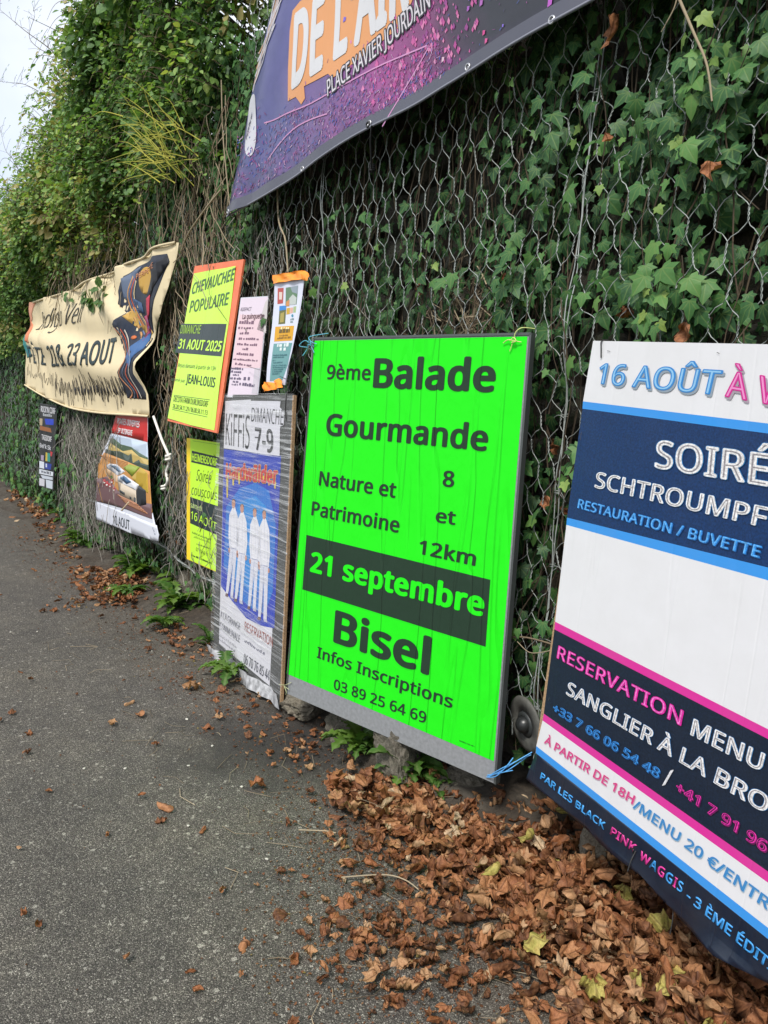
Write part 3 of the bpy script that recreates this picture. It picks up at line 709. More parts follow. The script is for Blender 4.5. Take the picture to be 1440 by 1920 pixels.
# ------------------------------------------------------------------ fallen leaves
DT = []
for i in range(9):
    r2 = np.random.default_rng(200+i)
    DT.append(fan(palmate_outline(i, 26), 3, fold=r2.uniform(-.1, .3), crumple=r2.uniform(.10, .24), curl=(r2.uniform(0, 3.14), r2.uniform(.8, 4.2)), seed=i))
ovo = [(0, 0)]+[(.34*math.sin(math.pi*t)**.8*(1.06 if k % 2 else .94), t) for k, t in enumerate(np.linspace(.08, .92, 10))]; ovo += [(0, 1)]+[(-x, y) for x, y in ovo[:0:-1]]
for i in range(7):
    r2 = np.random.default_rng(300+i)
    DT.append(fan(ovo, 3, fold=r2.uniform(-.2, .5), crumple=r2.uniform(.03, .1), curl=(r2.choice([0, .3, 1.57, 1.4]), r2.uniform(1.8, 7.0)), seed=i+20))
def in_poly(x, y, poly):
    c = False; n = len(poly)
    for i in range(n):
        (x1, y1), (x2, y2) = poly[i], poly[i-1]
        if (y1 > y) != (y2 > y) and x < (x2-x1)*(y-y1)/(y2-y1)+x1: c = not c
    return c
def gp(pxs): return [tuple(ground(a, b)[:2]) for a, b in pxs]
L_pos, L_size, L_tint, L_flat = [], [], [], []
def litter(poly, n, zmax, smin=.045, smax=.09, tmean=.5, edge=.06):
    xs = [p[0] for p in poly]; ys = [p[1] for p in poly]; k = 0
    while k < n:
        x = random.uniform(min(xs)-edge, max(xs)+edge); y = random.uniform(min(ys)-edge, max(ys)+edge)
        jx, jy = x+random.gauss(0, edge), y+random.gauss(0, edge)
        if in_poly(jx, jy, poly):
            zz = random.random()*zmax; L_pos.append((x, y, .012+zz)); L_size.append(random.uniform(smin, smax)); L_tint.append(np.clip(tmean+random.uniform(-.45, .45)+.9*(zz/max(zmax, .01)-.5)*.35, 0, random.choice((.88, .9, .9, .93, .93, .96, .975, .975)))); L_flat.append(zmax); k += 1  # lower leaves take darker tints, the shade of the gaps put into colour
main = gp([(640, 1500), (690, 1465), (770, 1475), (880, 1480)])+[(2.2, 2.0), (2.2, .5), (1.42, .45)]+gp([(990, 1900), (950, 1790), (900, 1690), (810, 1610), (700, 1560)])
litter(main, 2200, .05, .032, .095)
litter([(1.62, .5), (2.2, .5), (2.2, 1.75), (1.85, 1.7), (1.70, 1.3)], 900, .09, .04, .10, .5)
litter(gp([(660, 1500), (900, 1500), (1000, 1640), (880, 1650), (700, 1550)]), 150, .03, .04, .08)
litter(gp([(640, 1700), (790, 1660), (810, 1760), (700, 1800)]), 34, .02, .03, .065, .45)
litter(gp([(650, 1770), (760, 1770), (740, 1850), (650, 1840)]), 26, .02, .03, .07, .4)
litter(gp([(700, 1830), (860, 1800), (900, 1920), (700, 1920)]), 32, .012, .02, .05, .4)
litter(gp([(620, 1560), (720, 1560), (930, 1720), (960, 1900), (820, 1860), (760, 1700)]), 150, .012, .02, .07, .45)
litter(gp([(560, 1500), (660, 1500), (900, 1700), (900, 1920), (540, 1920)]), 80, .008, .012, .055, .5)
litter(gp([(500, 1360), (640, 1400), (700, 1460), (560, 1500)]), 46, .012, .015, .05, .5)
litter(gp([(130, 1075), (270, 1080), (290, 1110), (250, 1140), (190, 1130)]), 330, .05, .03, .075, .48)
litter(gp([(60, 1150), (190, 1110), (240, 1130)]), 40, .01, .03, .06, .5)
litter(gp([(20, 925), (100, 950), (115, 990), (60, 970)]), 420, .06, .05, .09, .5)
litter(gp([(100, 990), (160, 1040), (130, 1050), (60, 975)]), 60, .02, .04, .07, .5)
litter(gp([(290, 1170), (380, 1190), (430, 1240), (360, 1220)]), 60, .02, .03, .06, .5)
litter(gp([(360, 1290), (440, 1260), (520, 1340), (430, 1360)]), 14, .01, .03, .07, .62)
litter([(.2, 1.2), (1.5, 1.2), (1.8, 6), (1.8, 9), (-.5, 9), (-.3, 3)], 90, .006, .02, .05, .55)
litter([(1.5, 2.6), (1.9, 2.6), (1.95, 9), (1.7, 9)], 190, .01, .02, .055, .5)
# hand placed single leaves that stand out on the asphalt
for (px, py), s, t_ in (((252, 1316), .075, .88), ((262, 1338), .075, .72), ((404, 1366), .07, .5), ((500, 1480), .075, .6), ((325, 1525), .075, .75), ((380, 1292), .11, .8), ((435, 1768), .08, .7), ((542, 1718), .07, .12), ((570, 1805), .06, .5), ((620, 1730), .05, .8), ((640, 1587), .05, .99), ((470, 1330), .06, .6), ((288, 1545), .05, .35), ((600, 1690), .035, .85), ((648, 1660), .04, .97), ((345, 1830), .035, .55), ((580, 1780), .05, .85), ((360, 1860), .035, .6), ((60, 1375), .04, .55), ((45, 965), .08, .72), ((30, 970), .08, .7), ((70, 1075), .06, .7), ((500, 1090), .05, .6), ((300, 1400), .04, .5), ((200, 1575), .035, .7)):
    g = ground(px, py); L_pos.append((g[0], g[1], .012)); L_size.append(s); L_tint.append(t_); L_flat.append(0)
L_pos = np.array(L_pos); L_size = np.array(L_size); L_tint = np.array(L_tint); L_flat = np.array(L_flat); N = len(L_pos)
an = rng.uniform(0, 6.28, N); tiltf = np.where(L_flat > .04, .55, .22)
l_tip = np.stack([np.cos(an), np.sin(an), rng.normal(0, 1, N)*tiltf], 1); l_nrm = np.stack([rng.normal(0, 1, N)*tiltf, rng.normal(0, 1, N)*tiltf, np.where(rng.random(N) < .7, 1., -1.)], 1)
d = np.linalg.norm(L_pos-CP, axis=1)
pc = (L_pos-CP)@CR; vis = (pc[:, 2] > 0) & (np.abs(pc[:, 0]/pc[:, 2])*FOC < 730) & (np.abs(pc[:, 1]/pc[:, 2])*FOC < 970)
score = np.where(vis, L_size/d*(.4+L_pos[:, 2]*9+(L_flat < .04)*.75), 0); order = np.argsort(-score); topi, rest = order[:298], order[298:]
shared = [[mk_mesh('fallen_leaf', *(lambda r: (r[0], r[1], MAT['dead'], r[2], r[3]))(scatter(DT[k], np.zeros((1, 3)), np.array([[0, 1., 0]]), np.array([[0, 0, 1.]]), 1., q/7)), smooth=True) for q in range(8)] for k in range(len(DT))]
kinds_ = ('crumpled brown dead leaf in the deep drift below the blue and white board', 'loose brown dead leaf lying on the bare asphalt in front of the boards')
for i in topi:
    k_ = random.randrange(len(DT)); o = link('fallen_leaf', shared[k_][int(round(L_tint[i]*7))])
    y_ = Vector(l_tip[i]).normalized(); z_ = Vector(l_nrm[i]); z_ = (z_-y_*z_.dot(y_)).normalized(); x_ = y_.cross(z_)
    o.matrix_world = Matrix.Translation(Vector(L_pos[i])) @ Matrix([[x_[a], y_[a], z_[a]] for a in range(3)]).to_4x4() @ Matrix.Scale(float(L_size[i]), 4)
    deep = L_flat[i] > .04; ti = L_tint[i]; x_w, y_w = L_pos[i][:2]
    shade = 'dark brown' if ti < .3 else 'brown' if ti < .5 else 'orange brown' if ti < .7 else 'tan' if ti < .88 else 'pale straw coloured' if ti < .985 else 'yellow green'
    shp = 'lobed' if k_ < 9 else 'narrow rolled'
    siz = 'large' if L_size[i] > .075 else 'small' if L_size[i] < .05 else 'middling'
    if deep: zone = 'in the drift under the granite stone' if y_w > 1.35 and x_w > 1.7 else 'at the near right end of the drift' if x_w > 1.7 else 'on the outer rim of the drift' if y_w < 1.9 else 'at the thin far tip of the drift'
    else: zone = 'on open asphalt left of the boards' if x_w < 1.0 else 'on asphalt just outside the drift' if y_w < 2.6 else 'on the asphalt by the film wrapped board'
    tag(o, f'{siz} {shade} {shp} dead leaf {zone}', 'dead leaf', 'dead leaves '+zone)
mb = MB(); add_scatter(mb, DT, L_pos[rest], l_tip[rest], l_nrm[rest], L_size[rest], L_tint[rest])
tag(link('leaf_litter', mb.mesh('leaf_litter', MAT['dead'], True, True)), 'drift of crumpled brown dead leaves heaped along the foot of the wall', 'leaf litter', kind='stuff')
# crumbs, stalks and bits on the ground
mb = MB(); TR = (np.array([(-.5, 0, 0), (.5, .1, .1), (.1, 1, 0), (-.3, .6, .15)]), [np.array([(0, 1, 2, 3)])], np.zeros((4, 2)))
def crumbs(poly, n, s0, s1):
    P = []; xs = [p[0] for p in poly]; ys = [p[1] for p in poly]
    while len(P) < n:
        x = random.uniform(min(xs), max(xs)); y = random.uniform(min(ys), max(ys))
        if in_poly(x+random.gauss(0, .12), y+random.gauss(0, .12), poly): P.append((x, y, .004))
    P = np.array(P); a = rng.uniform(0, 6.28, n); V, FF, ti, uv = scatter(TR, P, np.stack([np.cos(a), np.sin(a), rng.normal(0, .2, n)], 1), np.stack([rng.normal(0, .4, n), rng.normal(0, .4, n), np.ones(n)], 1), rng.uniform(s0, s1, n), np.clip(rng.normal(.55, .25, n), 0, 1)); mb.add(V, FF, ti, uv)
crumbs(gp([(560, 1480), (720, 1480), (1000, 1700), (1000, 1920), (520, 1920)]), 2600, .003, .012)
crumbs([(1.35, 2.4), (1.95, 2.4), (2.0, 9), (1.5, 9)], 2600, .004, .016)
crumbs([(-.3, 1), (1.6, 1), (1.8, 8), (-1, 8)], 700, .003, .010)
tag(link('leaf_crumbs', mb.mesh('leaf_crumbs', MAT['dead'], False, True)), 'crumbled bits of dead leaf scattered over the asphalt', 'leaf crumbs', kind='stuff')
mb = MB()
for _ in range(150):
    x = random.uniform(1.0, 2.0); y = random.uniform(.8, 5) ; a = random.uniform(0, 6.28); L = random.uniform(.03, .16); b = a+random.gauss(0, .4)
    mb.tube([(x, y, .008+random.random()*.06*(x > 1.6)), (x+math.cos(a)*L*.5, y+math.sin(a)*L*.5, .012+random.random()*.05*(x > 1.6)), (x+math.cos(b)*L, y+math.sin(b)*L, .006+random.random()*.06*(x > 1.6))], random.uniform(.0006, .0014), 3, random.random())
for pxs in (((640, 1645), (720, 1640), (760, 1650), (785, 1668)), ((560, 1556), (610, 1558), (630, 1562)), ((835, 1525), (900, 1538), (950, 1520), (1020, 1500)), ((900, 1540), (890, 1565), (870, 1590))):
    P = smooth_path([ground(a, b, .02) for a, b in pxs], 12); mb.tube(P, .0025, 4, .9)
tag(link('dry_stalks', mb.mesh('dry_stalks', MAT['dry'])), 'dry stalks and grass stems lying among the dead leaves', 'stalks', kind='stuff')
P = []
peb = [rock_mesh('pebble', 90+i, plain('pale_pebble', (.5, .48, .42), .8), 1) for i in range(3)]
for (px, py) in ((158+0, 1442), (353, 1437), (453, 1477), (353, 1550), (235, 1442), (398, 1400), (350, 1350), (622, 1455), (612, 1468), (20, 1186), (70, 1185), (285, 1222), (305, 1230), (317, 1233), (500, 1612), (640, 1502)):
    g = ground(px, py); o = link('pebble', peb[random.randrange(3)]); s = random.uniform(.004, .0075); o.scale = (s*1.3, s, s*.7); o.location = (g[0], g[1], s*.6); o.rotation_euler = (0, 0, random.random()*6)
    tag(o, 'small white pebble lying on the grey asphalt', 'pebble', 'white pebbles on the asphalt')
# dead leaves caught in the netting
for k in range(46):
    if k < 4: p = onx(*((1165, 25), (1330, 300), (1135, 250), (1290, 600))[k], 1.97); s = (.10, .07, .05, .08)[k]
    else:
        y = random.uniform(1.45, 2.7) if random.random() < .7 else random.uniform(4.4, 5.6); z = random.uniform(.5, 2.1); p = np.array([float(netx(y, z))+random.uniform(.0, .08), y, z]); s = random.uniform(.04, .075)
    o = link('caught_leaf', shared[random.randrange(len(DT))][random.choice((2, 3, 3, 4, 4, 5))]); y_ = Vector((random.gauss(0, .3), random.gauss(0, .5), -1)).normalized(); z_ = Vector((-1, random.gauss(0, .5), .2)); z_ = (z_-y_*z_.dot(y_)).normalized(); x_ = y_.cross(z_)
    o.matrix_world = Matrix.Translation(Vector(p)) @ Matrix([[x_[a], y_[a], z_[a]] for a in range(3)]).to_4x4() @ Matrix.Scale(s, 4)
    lab = {0: 'large curled orange brown leaf caught in the ivy at the top right', 1: 'tan dead leaf caught behind the netting at the right edge'}.get(k, 'withered leaf caught behind the netting '+('left of the film wrapped board' if p[1] > 3 else 'between the two big boards' if p[1] < 2 else 'hidden near the green board'))
    tag(o, lab, 'dead leaf', None if k < 2 else 'leaves in the netting '+('left' if p[1] > 3 else 'middle' if p[1] < 2 else 'behind the green board'))
# ================================================================== POSTERS, BOARDS AND BANNERS
_font = {}
try:     # the plain sans serif that ships inside Blender; without it the built-in font is used
    import os
    SANS = bpy.data.fonts.load(os.path.join(bpy.utils.system_resource('DATAFILES'), 'fonts', 'NotoSansHebrew-Regular.woff2'))
except Exception: SANS = None
def glyphs(txt, bold, space=0.):
    """outline of a line of lettering; the font's own offset only thins, heavier strokes are made by overlapping shifted copies"""
    th = min(bold, 0.); k = (txt, th, round(max(bold, space), 3))
    if k not in _font:
        cu = bpy.data.curves.new('lettering', 'FONT'); cu.body = txt; cu.size = 1; cu.offset = th; cu.resolution_u = 4; cu.fill_mode = 'FRONT'; cu.space_character = 1+1.3*k[2]
        if SANS: cu.font = SANS
        ob = bpy.data.objects.new('lettering', cu); COL.objects.link(ob); dg = bpy.context.evaluated_depsgraph_get(); dg.update()
        me = bpy.data.meshes.new_from_object(ob.evaluated_get(dg)); V = np.array([v.co[:2] for v in me.vertices]).reshape(-1, 2); F = [tuple(p.vertices) for p in me.polygons]
        bpy.data.objects.remove(ob); bpy.data.curves.remove(cu); bpy.data.meshes.remove(me); _font[k] = (V, F)
    return _font[k]
CAPH = glyphs('H', 0.)[0][:, 1].max()
class Board:
    """a flat local frame (a to the right, b up, n towards the viewer's side) hung on the wall"""
    def __init__(s, px, x, yaw, lean, roll=0.):
        yaw, lean, roll = map(R_, (yaw, lean, roll)); s.O = onx(px[0], px[1], x)
        u = np.array([-math.sin(yaw), -math.cos(yaw), 0]); n0 = np.array([math.cos(yaw), -math.sin(yaw), 0]); d_ = np.array([0, 0, -1.])*math.cos(lean)-n0*math.sin(lean)
        s.U = u*math.cos(roll)+d_*math.sin(roll); s.V = -(d_*math.cos(roll)-u*math.sin(roll)); s.N = np.cross(s.U, s.V)
        s.off = np.zeros(2); s.items = []
    def ab(s, px, py):
        r = ray(px, py); t = ((s.O-CP)@s.N)/(r@s.N); p = CP+r*t-s.O; return np.array([p@s.U, p@s.V])-s.off
    def start(s, name, corners, label, cat, group=None):
        c = np.array([s.ab(*q) for q in corners]); o = np.array([c[:, 0].mean(), c[:, 1].min()]); s.off = o
        s.O2 = s.O+s.U*o[0]+s.V*o[1]; s.root = empty(name, s.O2, label, cat, group, (s.U, s.V, s.N)); return s.root
    def P(s, pxs): return [tuple(s.ab(*q)) for q in pxs]
    # --- print
    def poly(s, pxs, col, layer=1): s.items.append((np.array(s.P(pxs)), [tuple(range(len(pxs)))], lin(col), layer))
    def pab(s, pts, col, layer=1): s.items.append((np.array(pts, float), [tuple(range(len(pts)))], lin(col), layer))
    def text(s, txt, p0, p1, pt, col, layer=3, bold=.02, ref=None, outline=None, inline=None, shadow=None):
        A, B, T = s.ab(*p0), s.ab(*p1), s.ab(*pt); V, F = glyphs(txt, bold); Vr = glyphs(ref or txt, bold)[0]; bb = max(bold, 0.)*CAPH/.62; bv = bb*.65
        x0, x1 = Vr[:, 0].min()-bb, Vr[:, 0].max()+bb; ex = (B-A)/(x1-x0); ey = (T-A)/(CAPH+2*bv)
        f = lambda V: A[None]+(V[:, :1]-x0)*ex[None]+(V[:, 1:2]+bv)*ey[None]
        def heavy(rad, c, ly, dx=0., dy=0.):
            sh = [(0, 0)] if rad <= .002 else [(rad*math.cos(q*math.pi/5), rad*.65*math.sin(q*math.pi/5)) for q in range(10)]+([(0, 0)] if rad > .04 else [])
            for i, (sx, sy) in enumerate(sh): s.items.append((f(V+np.array([sx+dx, sy+dy])), F, lin(c), ly+i*.07))
        if shadow: c, dx, dy = shadow; heavy(bb, c, layer-1, dx, dy)
        if outline: c, w_ = outline; heavy(bb+w_*CAPH/.7, c, layer-.9)
        heavy(bb, col, layer)
        if inline:
            c, w_ = inline; V2, F2 = glyphs(txt, w_, bb); s.items.append((f(V2), F2, lin(c), layer+1))
    def line(s, pxs, w_, col, layer=3):
        P = smooth_path(np.array([s.ab(*q) for q in pxs]), max(6, 4*len(pxs))) if len(pxs) > 2 else np.array([s.ab(*q) for q in pxs])
        T = np.gradient(P, axis=0); T /= np.linalg.norm(T, axis=1, keepdims=True)+1e-9; Nn = np.stack([-T[:, 1], T[:, 0]], 1)*w_/2
        V = np.concatenate([P+Nn, P-Nn]); n = len(P); s.items.append((V, [(i, n+i, n+i+1, i+1) for i in range(n-1)], lin(col), layer))
    def scribble(s, p0, p1, h, col, w_=.003, layer=3, n=26, seed=0, spiky=0.):
        """illegible handwriting or lines of tiny text"""
        r2 = np.random.default_rng(seed); A, B = s.ab(*p0), s.ab(*p1); d_ = B-A; nn = np.array([-d_[1], d_[0]])/np.linalg.norm(d_); P = []
        t_ = 0
        for i in range(n):
            f = i/n; P.append(A+d_*f+nn*h*((i % 2)*r2.uniform(.4, 1)+spiky*r2.normal()*.4)+d_*r2.normal()*.2/n)
        for k in range(0, n-3, 4):
            Q = smooth_path(P[k:k+4], 9); T = np.gradient(Q, axis=0); T /= np.linalg.norm(T, axis=1, keepdims=True)+1e-9; Nn = np.stack([-T[:, 1], T[:, 0]], 1)*w_/2
            V = np.concatenate([Q+Nn, Q-Nn]); m = len(Q); s.items.append((V, [(i, m+i, m+i+1, i+1) for i in range(m-1)], lin(col), layer))
    def tiny(s, p0, p1, h, col, seed=0, layer=3):
        """a line of print too small to read: word-long dashes"""
        r2 = np.random.default_rng(seed); A, B = s.ab(*p0), s.ab(*p1); d_ = B-A; L = np.linalg.norm(d_); e = d_/L; nn = np.array([-e[1], e[0]])*h; q = 0
        while q < L*.97:
            w_ = min(r2.uniform(.6, 1.3)*h, L-q); a = A+e*q; hh = r2.uniform(.55, 1.); s.items.append((np.array([a, a+e*w_, a+e*w_+nn*hh, a+nn*hh]), [(0, 1, 2, 3)], lin(col), layer)); q += w_+h*(.25 if r2.random() < .7 else .8)
    def ellipse(s, c, rx, ry, col, layer=2, n=20, a0=0, a1=2*math.pi):
        C = s.ab(*c); X = s.ab(c[0]+rx, c[1])-C; Y = s.ab(c[0], c[1]-ry)-C; s.items.append((np.array([C+X*math.cos(t)+Y*math.sin(t) for t in np.linspace(a0, a1, n, endpoint=False)]), [tuple(range(n))], lin(col), layer))
    def build(s, name, mat, n0=.001, step=.0006, disp=None, cut=None):
        bm = bmesh.new(); ci = bm.faces.layers.int.new('ci'); ly = bm.verts.layers.float.new('ly'); cols = []
        for V, F, col, layer in s.items:
            cols.append(col); vs = [bm.verts.new((p[0], p[1], 0)) for p in V]
            for v in vs: v[ly] = layer
            for f in F:
                try: q = bm.faces.new([vs[i] for i in f]); q[ci] = len(cols)-1
                except ValueError: pass
        for f in bm.faces:
            if f.normal.length == 0: f.normal_update()
        bm.normal_update()
        rev = [f for f in bm.faces if f.normal.z < 0]; bmesh.ops.reverse_faces(bm, faces=rev)
        big = [f for f in bm.faces if len(f.verts) > 4]; bmesh.ops.triangulate(bm, faces=big)
        if cut:
            xs = [v.co.x for v in bm.verts]; ys = [v.co.y for v in bm.verts]
            for ax, lo, hi in ((0, min(xs), max(xs)), (1, min(ys), max(ys))):
                for q in np.arange(lo+cut*.5, hi, cut):
                    co = (q, 0, 0) if ax == 0 else (0, q, 0); no_ = (1, 0, 0) if ax == 0 else (0, 1, 0)
                    bmesh.ops.bisect_plane(bm, geom=bm.verts[:]+bm.edges[:]+bm.faces[:], dist=1e-6, plane_co=co, plane_no=no_)
        me = bpy.data.meshes.new(name); 
        for v in bm.verts: v.co.z = n0+step*v[ly]+(disp(v.co.x, v.co.y) if disp else 0)
        fc = [cols[f[ci]] for f in bm.faces]; bm.to_mesh(me); bm.free()
        a = me.attributes.new('col', 'FLOAT_COLOR', 'FACE'); a.data.foreach_set('color', np.array([c+(1.,) for c in fc], np.float32).ravel())
        if disp: me.polygons.foreach_set('use_smooth', np.ones(len(me.polygons), bool))
        me.materials.append(mat); s.items = []; return link(name, me, s.root)
    def slab(s, name, pxs, z0, z1, mat):
        mb = MB(); mb.prism(s.P(pxs), z0, z1); return link(name, mb.mesh(name, mat), s.root)
    def path3(s, pts, n=20):     # (px,py,height) -> local points
        return smooth_path([tuple(s.ab(a, b))+(h,) for a, b, h in pts], n)

alu = plain('aluminium_panel', (.215, .225, .235), .6, .0, .14, 70)
darkedge = plain('dark_panel_edge', (.05, .055, .055), .6)
PR_PAPER = m_print('printed_paper', .55, .10, .12)
PR_GREEN = m_print('fluorescent_paper', .62, .0, .9, .25, ink=.74)
PR_VINYL = m_print('printed_vinyl', .38, .04, .05)
PR_CLOTH = m_print('printed_canvas', .6, .12, .0, .3)
PR_MESS = m_print('rain_worn_paper', .5, .16, .30)

# ---- green board
g = Board((589, 634), 1.745, -11.5, 1.7, -.5)
BC = [(589, 634), (996, 625), (929, 1470), (537, 1300)]
g.start('notice_board', BC, 'large aluminium board with a fluorescent green poster for a gourmet walk on 21 September', 'board')
g.slab('panel', BC, -.018, 0, alu)
mb = MB()
c4 = g.P(BC)
for i in range(4):      # raised dark edge profile
    a, b = np.array(c4[i]), np.array(c4[(i+1) % 4]); cen = np.mean(c4, 0); dirn = (b-a)/np.linalg.norm(b-a); nn = np.array([-dirn[1], dirn[0]]); nn = nn if nn@(cen-a) > 0 else -nn
    w_ = .006
    q = [a-dirn*.001-nn*.003, b+dirn*.001-nn*.003, b+nn*w_, a+nn*w_]
    if i == 2: continue
    mb.prism([tuple(p) for p in q], -.024, .0035)
link('edge_profile', mb.mesh('edge_profile', plain('edge_profile', (.10, .11, .11), .45, .5)), g.root)
GREEN, INK = (36, 250, 26), (38, 62, 46)
g.poly([(590, 639), (989, 631), (926, 1427), (538, 1263)], GREEN, 0)
for txt, a, b, t_, bo in (('9ème', (612.7, 711), (695, 713.3), (614.5, 684), .026), ('Balade', (699.3, 727.3), (928, 736), (703.3, 671.5), .042), ('Gourmande', (611, 816), (914, 846.5), (614, 775), .036),
                          ('Nature et', (598, 910), (741.7, 934), (600.7, 883), .030), ('Patrimoine', (584, 965.7), (748.3, 999.5), (586.5, 939.5), .030), ('8', (830, 912), (851.7, 914), (832, 882), .030), ('et', (816.7, 979), (854, 984.5), (819, 953), .030),
                          ('12km', (785, 1038), (891.7, 1061.5), (788, 1011.7), .030), ('Bisel', (625, 1204), (805, 1267), (629.5, 1142.7), .042), ('Infos Inscriptions', (594.3, 1232.7), (848, 1328.5), (596.5, 1212), .026), ('03 89 25 64 69', (626, 1291.7), (799, 1357), (627.5, 1272.5), .022)):
    g.text(txt, a, b, t_, INK, 2, bo)
g.poly([(575, 1002.7), (920, 1087), (911, 1212.7), (567.3, 1105)], INK, 1)
g.text('21 septembre', (581.7, 1071.7), (906.7, 1157), (584.8, 1033.5), GREEN, 3, .047)
g.tiny((862, 1389), (890, 1400), .004, INK, 1)
g.build('poster_sheet', PR_GREEN)
def string(b, name, paths, r, col, lab, cat, rough=.5):
    mb = MB()
    for p in paths: mb.tube(b.path3(p, 22), r, 5)
    V = np.concatenate(mb.V); 
    me = mb.mesh(name, plain(name, col, rough), True); o = link(name, me); o.matrix_world = b.root.matrix_world.copy(); return tag(o, lab, cat)
string(g, 'string', [[(588, 640, .004), (583, 645, .012), (579, 655, .01), (574, 668, .02)], [(590, 650, .004), (584, 643, .012), (577, 640, .02), (571, 650, .03), (581, 652, .015)], [(596, 645, .006), (589, 642, .015), (584, 632, .01), (600, 622, -.05)], [(586, 646, .015), (590, 658, .008), (592, 662, .01)], [(583, 644, .018), (587, 638, .02), (589, 646, .02), (583, 648, .02)]], .0018, (.10, .42, .55), 'pale blue string knotted at the top left corner of the green board', 'string')
string(g, 'string', [[(966, 640, .006), (970, 625, .012), (980, 615, .004), (994, 614, -.03)], [(946, 644, .008), (956, 638, .012), (968, 640, .014), (980, 642, .008)], [(966, 640, .012), (962, 650, .01), (958, 659, .008)], [(960, 640, .013), (968, 634, .016), (972, 641, .016), (963, 643, .014)]], .0018, (.55, .62, .22), 'yellow green string tied at the top right corner of the green board', 'string')
string(g, 'string', [[(915, 1453, .004), (940, 1448, .012), (960, 1440, .02), (985, 1420, -.02)], [(918, 1455, .006), (945, 1443, .02), (968, 1428, .02), (992, 1413, -.02)], [(925, 1450, .01), (950, 1436, .022), (975, 1424, .0), (990, 1418, -.02)], [(930, 1451, .008), (955, 1443, .03), (970, 1440, .03)], [(914, 1456, .006), (935, 1453, .018), (958, 1433, .03), (968, 1418, .02)]], .0020, (.10, .36, .72), 'loose bunch of bright blue string at the bottom right corner of the green board', 'string')
string(g, 'string', [[(532, 1286, .0), (540, 1288, .012), (545, 1292, .01)], [(520, 1284, -.01), (534, 1284, .006), (540, 1283, .01), (548, 1279, .006)], [(536, 1286, .01), (541, 1298, .012), (532, 1303, -.01)]], .0014, (.45, .48, .25), 'thin greenish string at the bottom left corner of the green board', 'string')

# ---- blue and white board
b = Board((1112, 640), 1.93, 10.3, 1.3, 2.6)
def rx(p, q, x):     # extend the line p-q to pixel column x
    return (x, p[1]+(q[1]-p[1])*(x-p[0])/(q[0]-p[0]))
XR = 1640
def band(p, q): return p, rx(p, q, XR)
s1a, s1b = ((1093.7, 752.6), (1440, 794)), ((1092.5, 766.3), (1440, 812.7)); s2a, s2b = ((1063.7, 970.5), (1440, 1064)), ((1062.4, 984.2), (1440, 1088))
p1a, p1b = ((1041.3, 1165.5), (1440, 1366.8)), ((1040, 1179.9), (1440, 1385.3)); p2a, p2b = ((1020, 1338), (1440, 1633.7)), ((1017.7, 1350.8), (1440, 1654.5))
b3a, b3b = ((1006, 1398.7), (1440, 1739)), ((1005, 1411.5), (1440, 1760)); bot = ((1000, 1440), (1440, 1800))
TOP = ((1112.6, 639), (1440, 645.6))
quad = [TOP[0], rx(*TOP, XR), rx(*bot, XR), bot[0]]
b.start('notice_board', quad, 'board with a blue, white and pink poster, cut off by the right edge', 'board')
ab4 = b.P(quad)
wood = plain('chipboard_edge', (.34, .22, .12), .85, 0, .4, 160)
b.slab('panel', quad, -.016, 0, wood)
LB, NAVY, DARK, PINK, WHT = (60, 156, 240), (8, 50, 100), (16, 32, 54), (226, 50, 160), (236, 236, 240)
ins = .0025
def strip(l1, l2, col, layer=0):
    b.poly([l1[0], rx(*l1, XR), rx(*l2, XR), l2[0]], col, layer)
strip(TOP, s1a, WHT); strip(s1a, s1b, LB); strip(s2a, s2b, LB); strip(s2b, p1a, WHT); strip(p1a, p1b, PINK); strip(p2a, p2b, PINK); strip(p2b, b3a, WHT); strip(b3a, b3b, LB)
navy_items = b.items; 
BL, GLOW = (52, 140, 215), (40, 120, 190)
b.text('16 AOÛT', (1119.6, 719.7), (1347.4, 741.5), (1127.5, 680.5), BL, 4, .03, inline=((150, 205, 245), -.012), shadow=((150, 165, 180), .05, -.055))
b.text('À WAL', (1360, 744), (1403, 752), (1366.5, 694), (215, 40, 150), 4, .03, ref='À', inline=((245, 150, 210), -.012), shadow=((175, 160, 175), .05, -.05))
b.text('À PARTIR DE 18H', (1021.5, 1392.3), (1187.7, 1508), (1025.7, 1378.5), (222, 70, 140), 4, .022, shadow=((240, 170, 205), .03, -.04))
b.text('/MENU 20 €/ENTRÉE', (1187.7, 1513.9), (1440, 1705), (1193.5, 1497.5), (60, 140, 205), 4, .022, ref='/MENU 20 €/ENTR', shadow=((160, 200, 230), .03, -.04))
# staples and scuffs
for p, q in (((1140, 658), (1146, 659)), ((1346, 661), (1351, 663)), ((1092, 810), (1090, 825)), ((1032, 1307), (1030, 1313))): b.line([p, q], .0016, (90, 90, 95), 5)
b.build('poster_sheet', PR_PAPER)
strip(s1b, s2a, NAVY); strip(p1b, p2a, DARK)
for txt, a, c_, t_, kw in (('SOIRÉE', (1228.6, 877), (1443, 913), (1233, 824.5), dict(ref='SOIRÉ')), ('SCHTROUMPF', (1115.8, 914), (1437, 990), (1120.6, 884), {}), ('SANGLIER À LA BROCHE', (1062.4, 1301.3), (1438, 1526), (1068, 1277), dict(ref='SANGLIER À LA BRO')), ('MENU', (1295.7, 1377.3), (1428.9, 1447), (1302.7, 1346.5), {})):
    b.text(txt, a, c_, t_, (238, 236, 236), 4, .03, outline=((46, 120, 178), .022), inline=((150, 145, 150), -.019), **kw)
b.text('RESTAURATION / BUVETTE', (1083.8, 952.3), (1425.7, 1046.5), (1087, 935), (52, 150, 236), 4, .03, shadow=((30, 90, 160), .04, -.04), inline=((110, 185, 245), -.012))
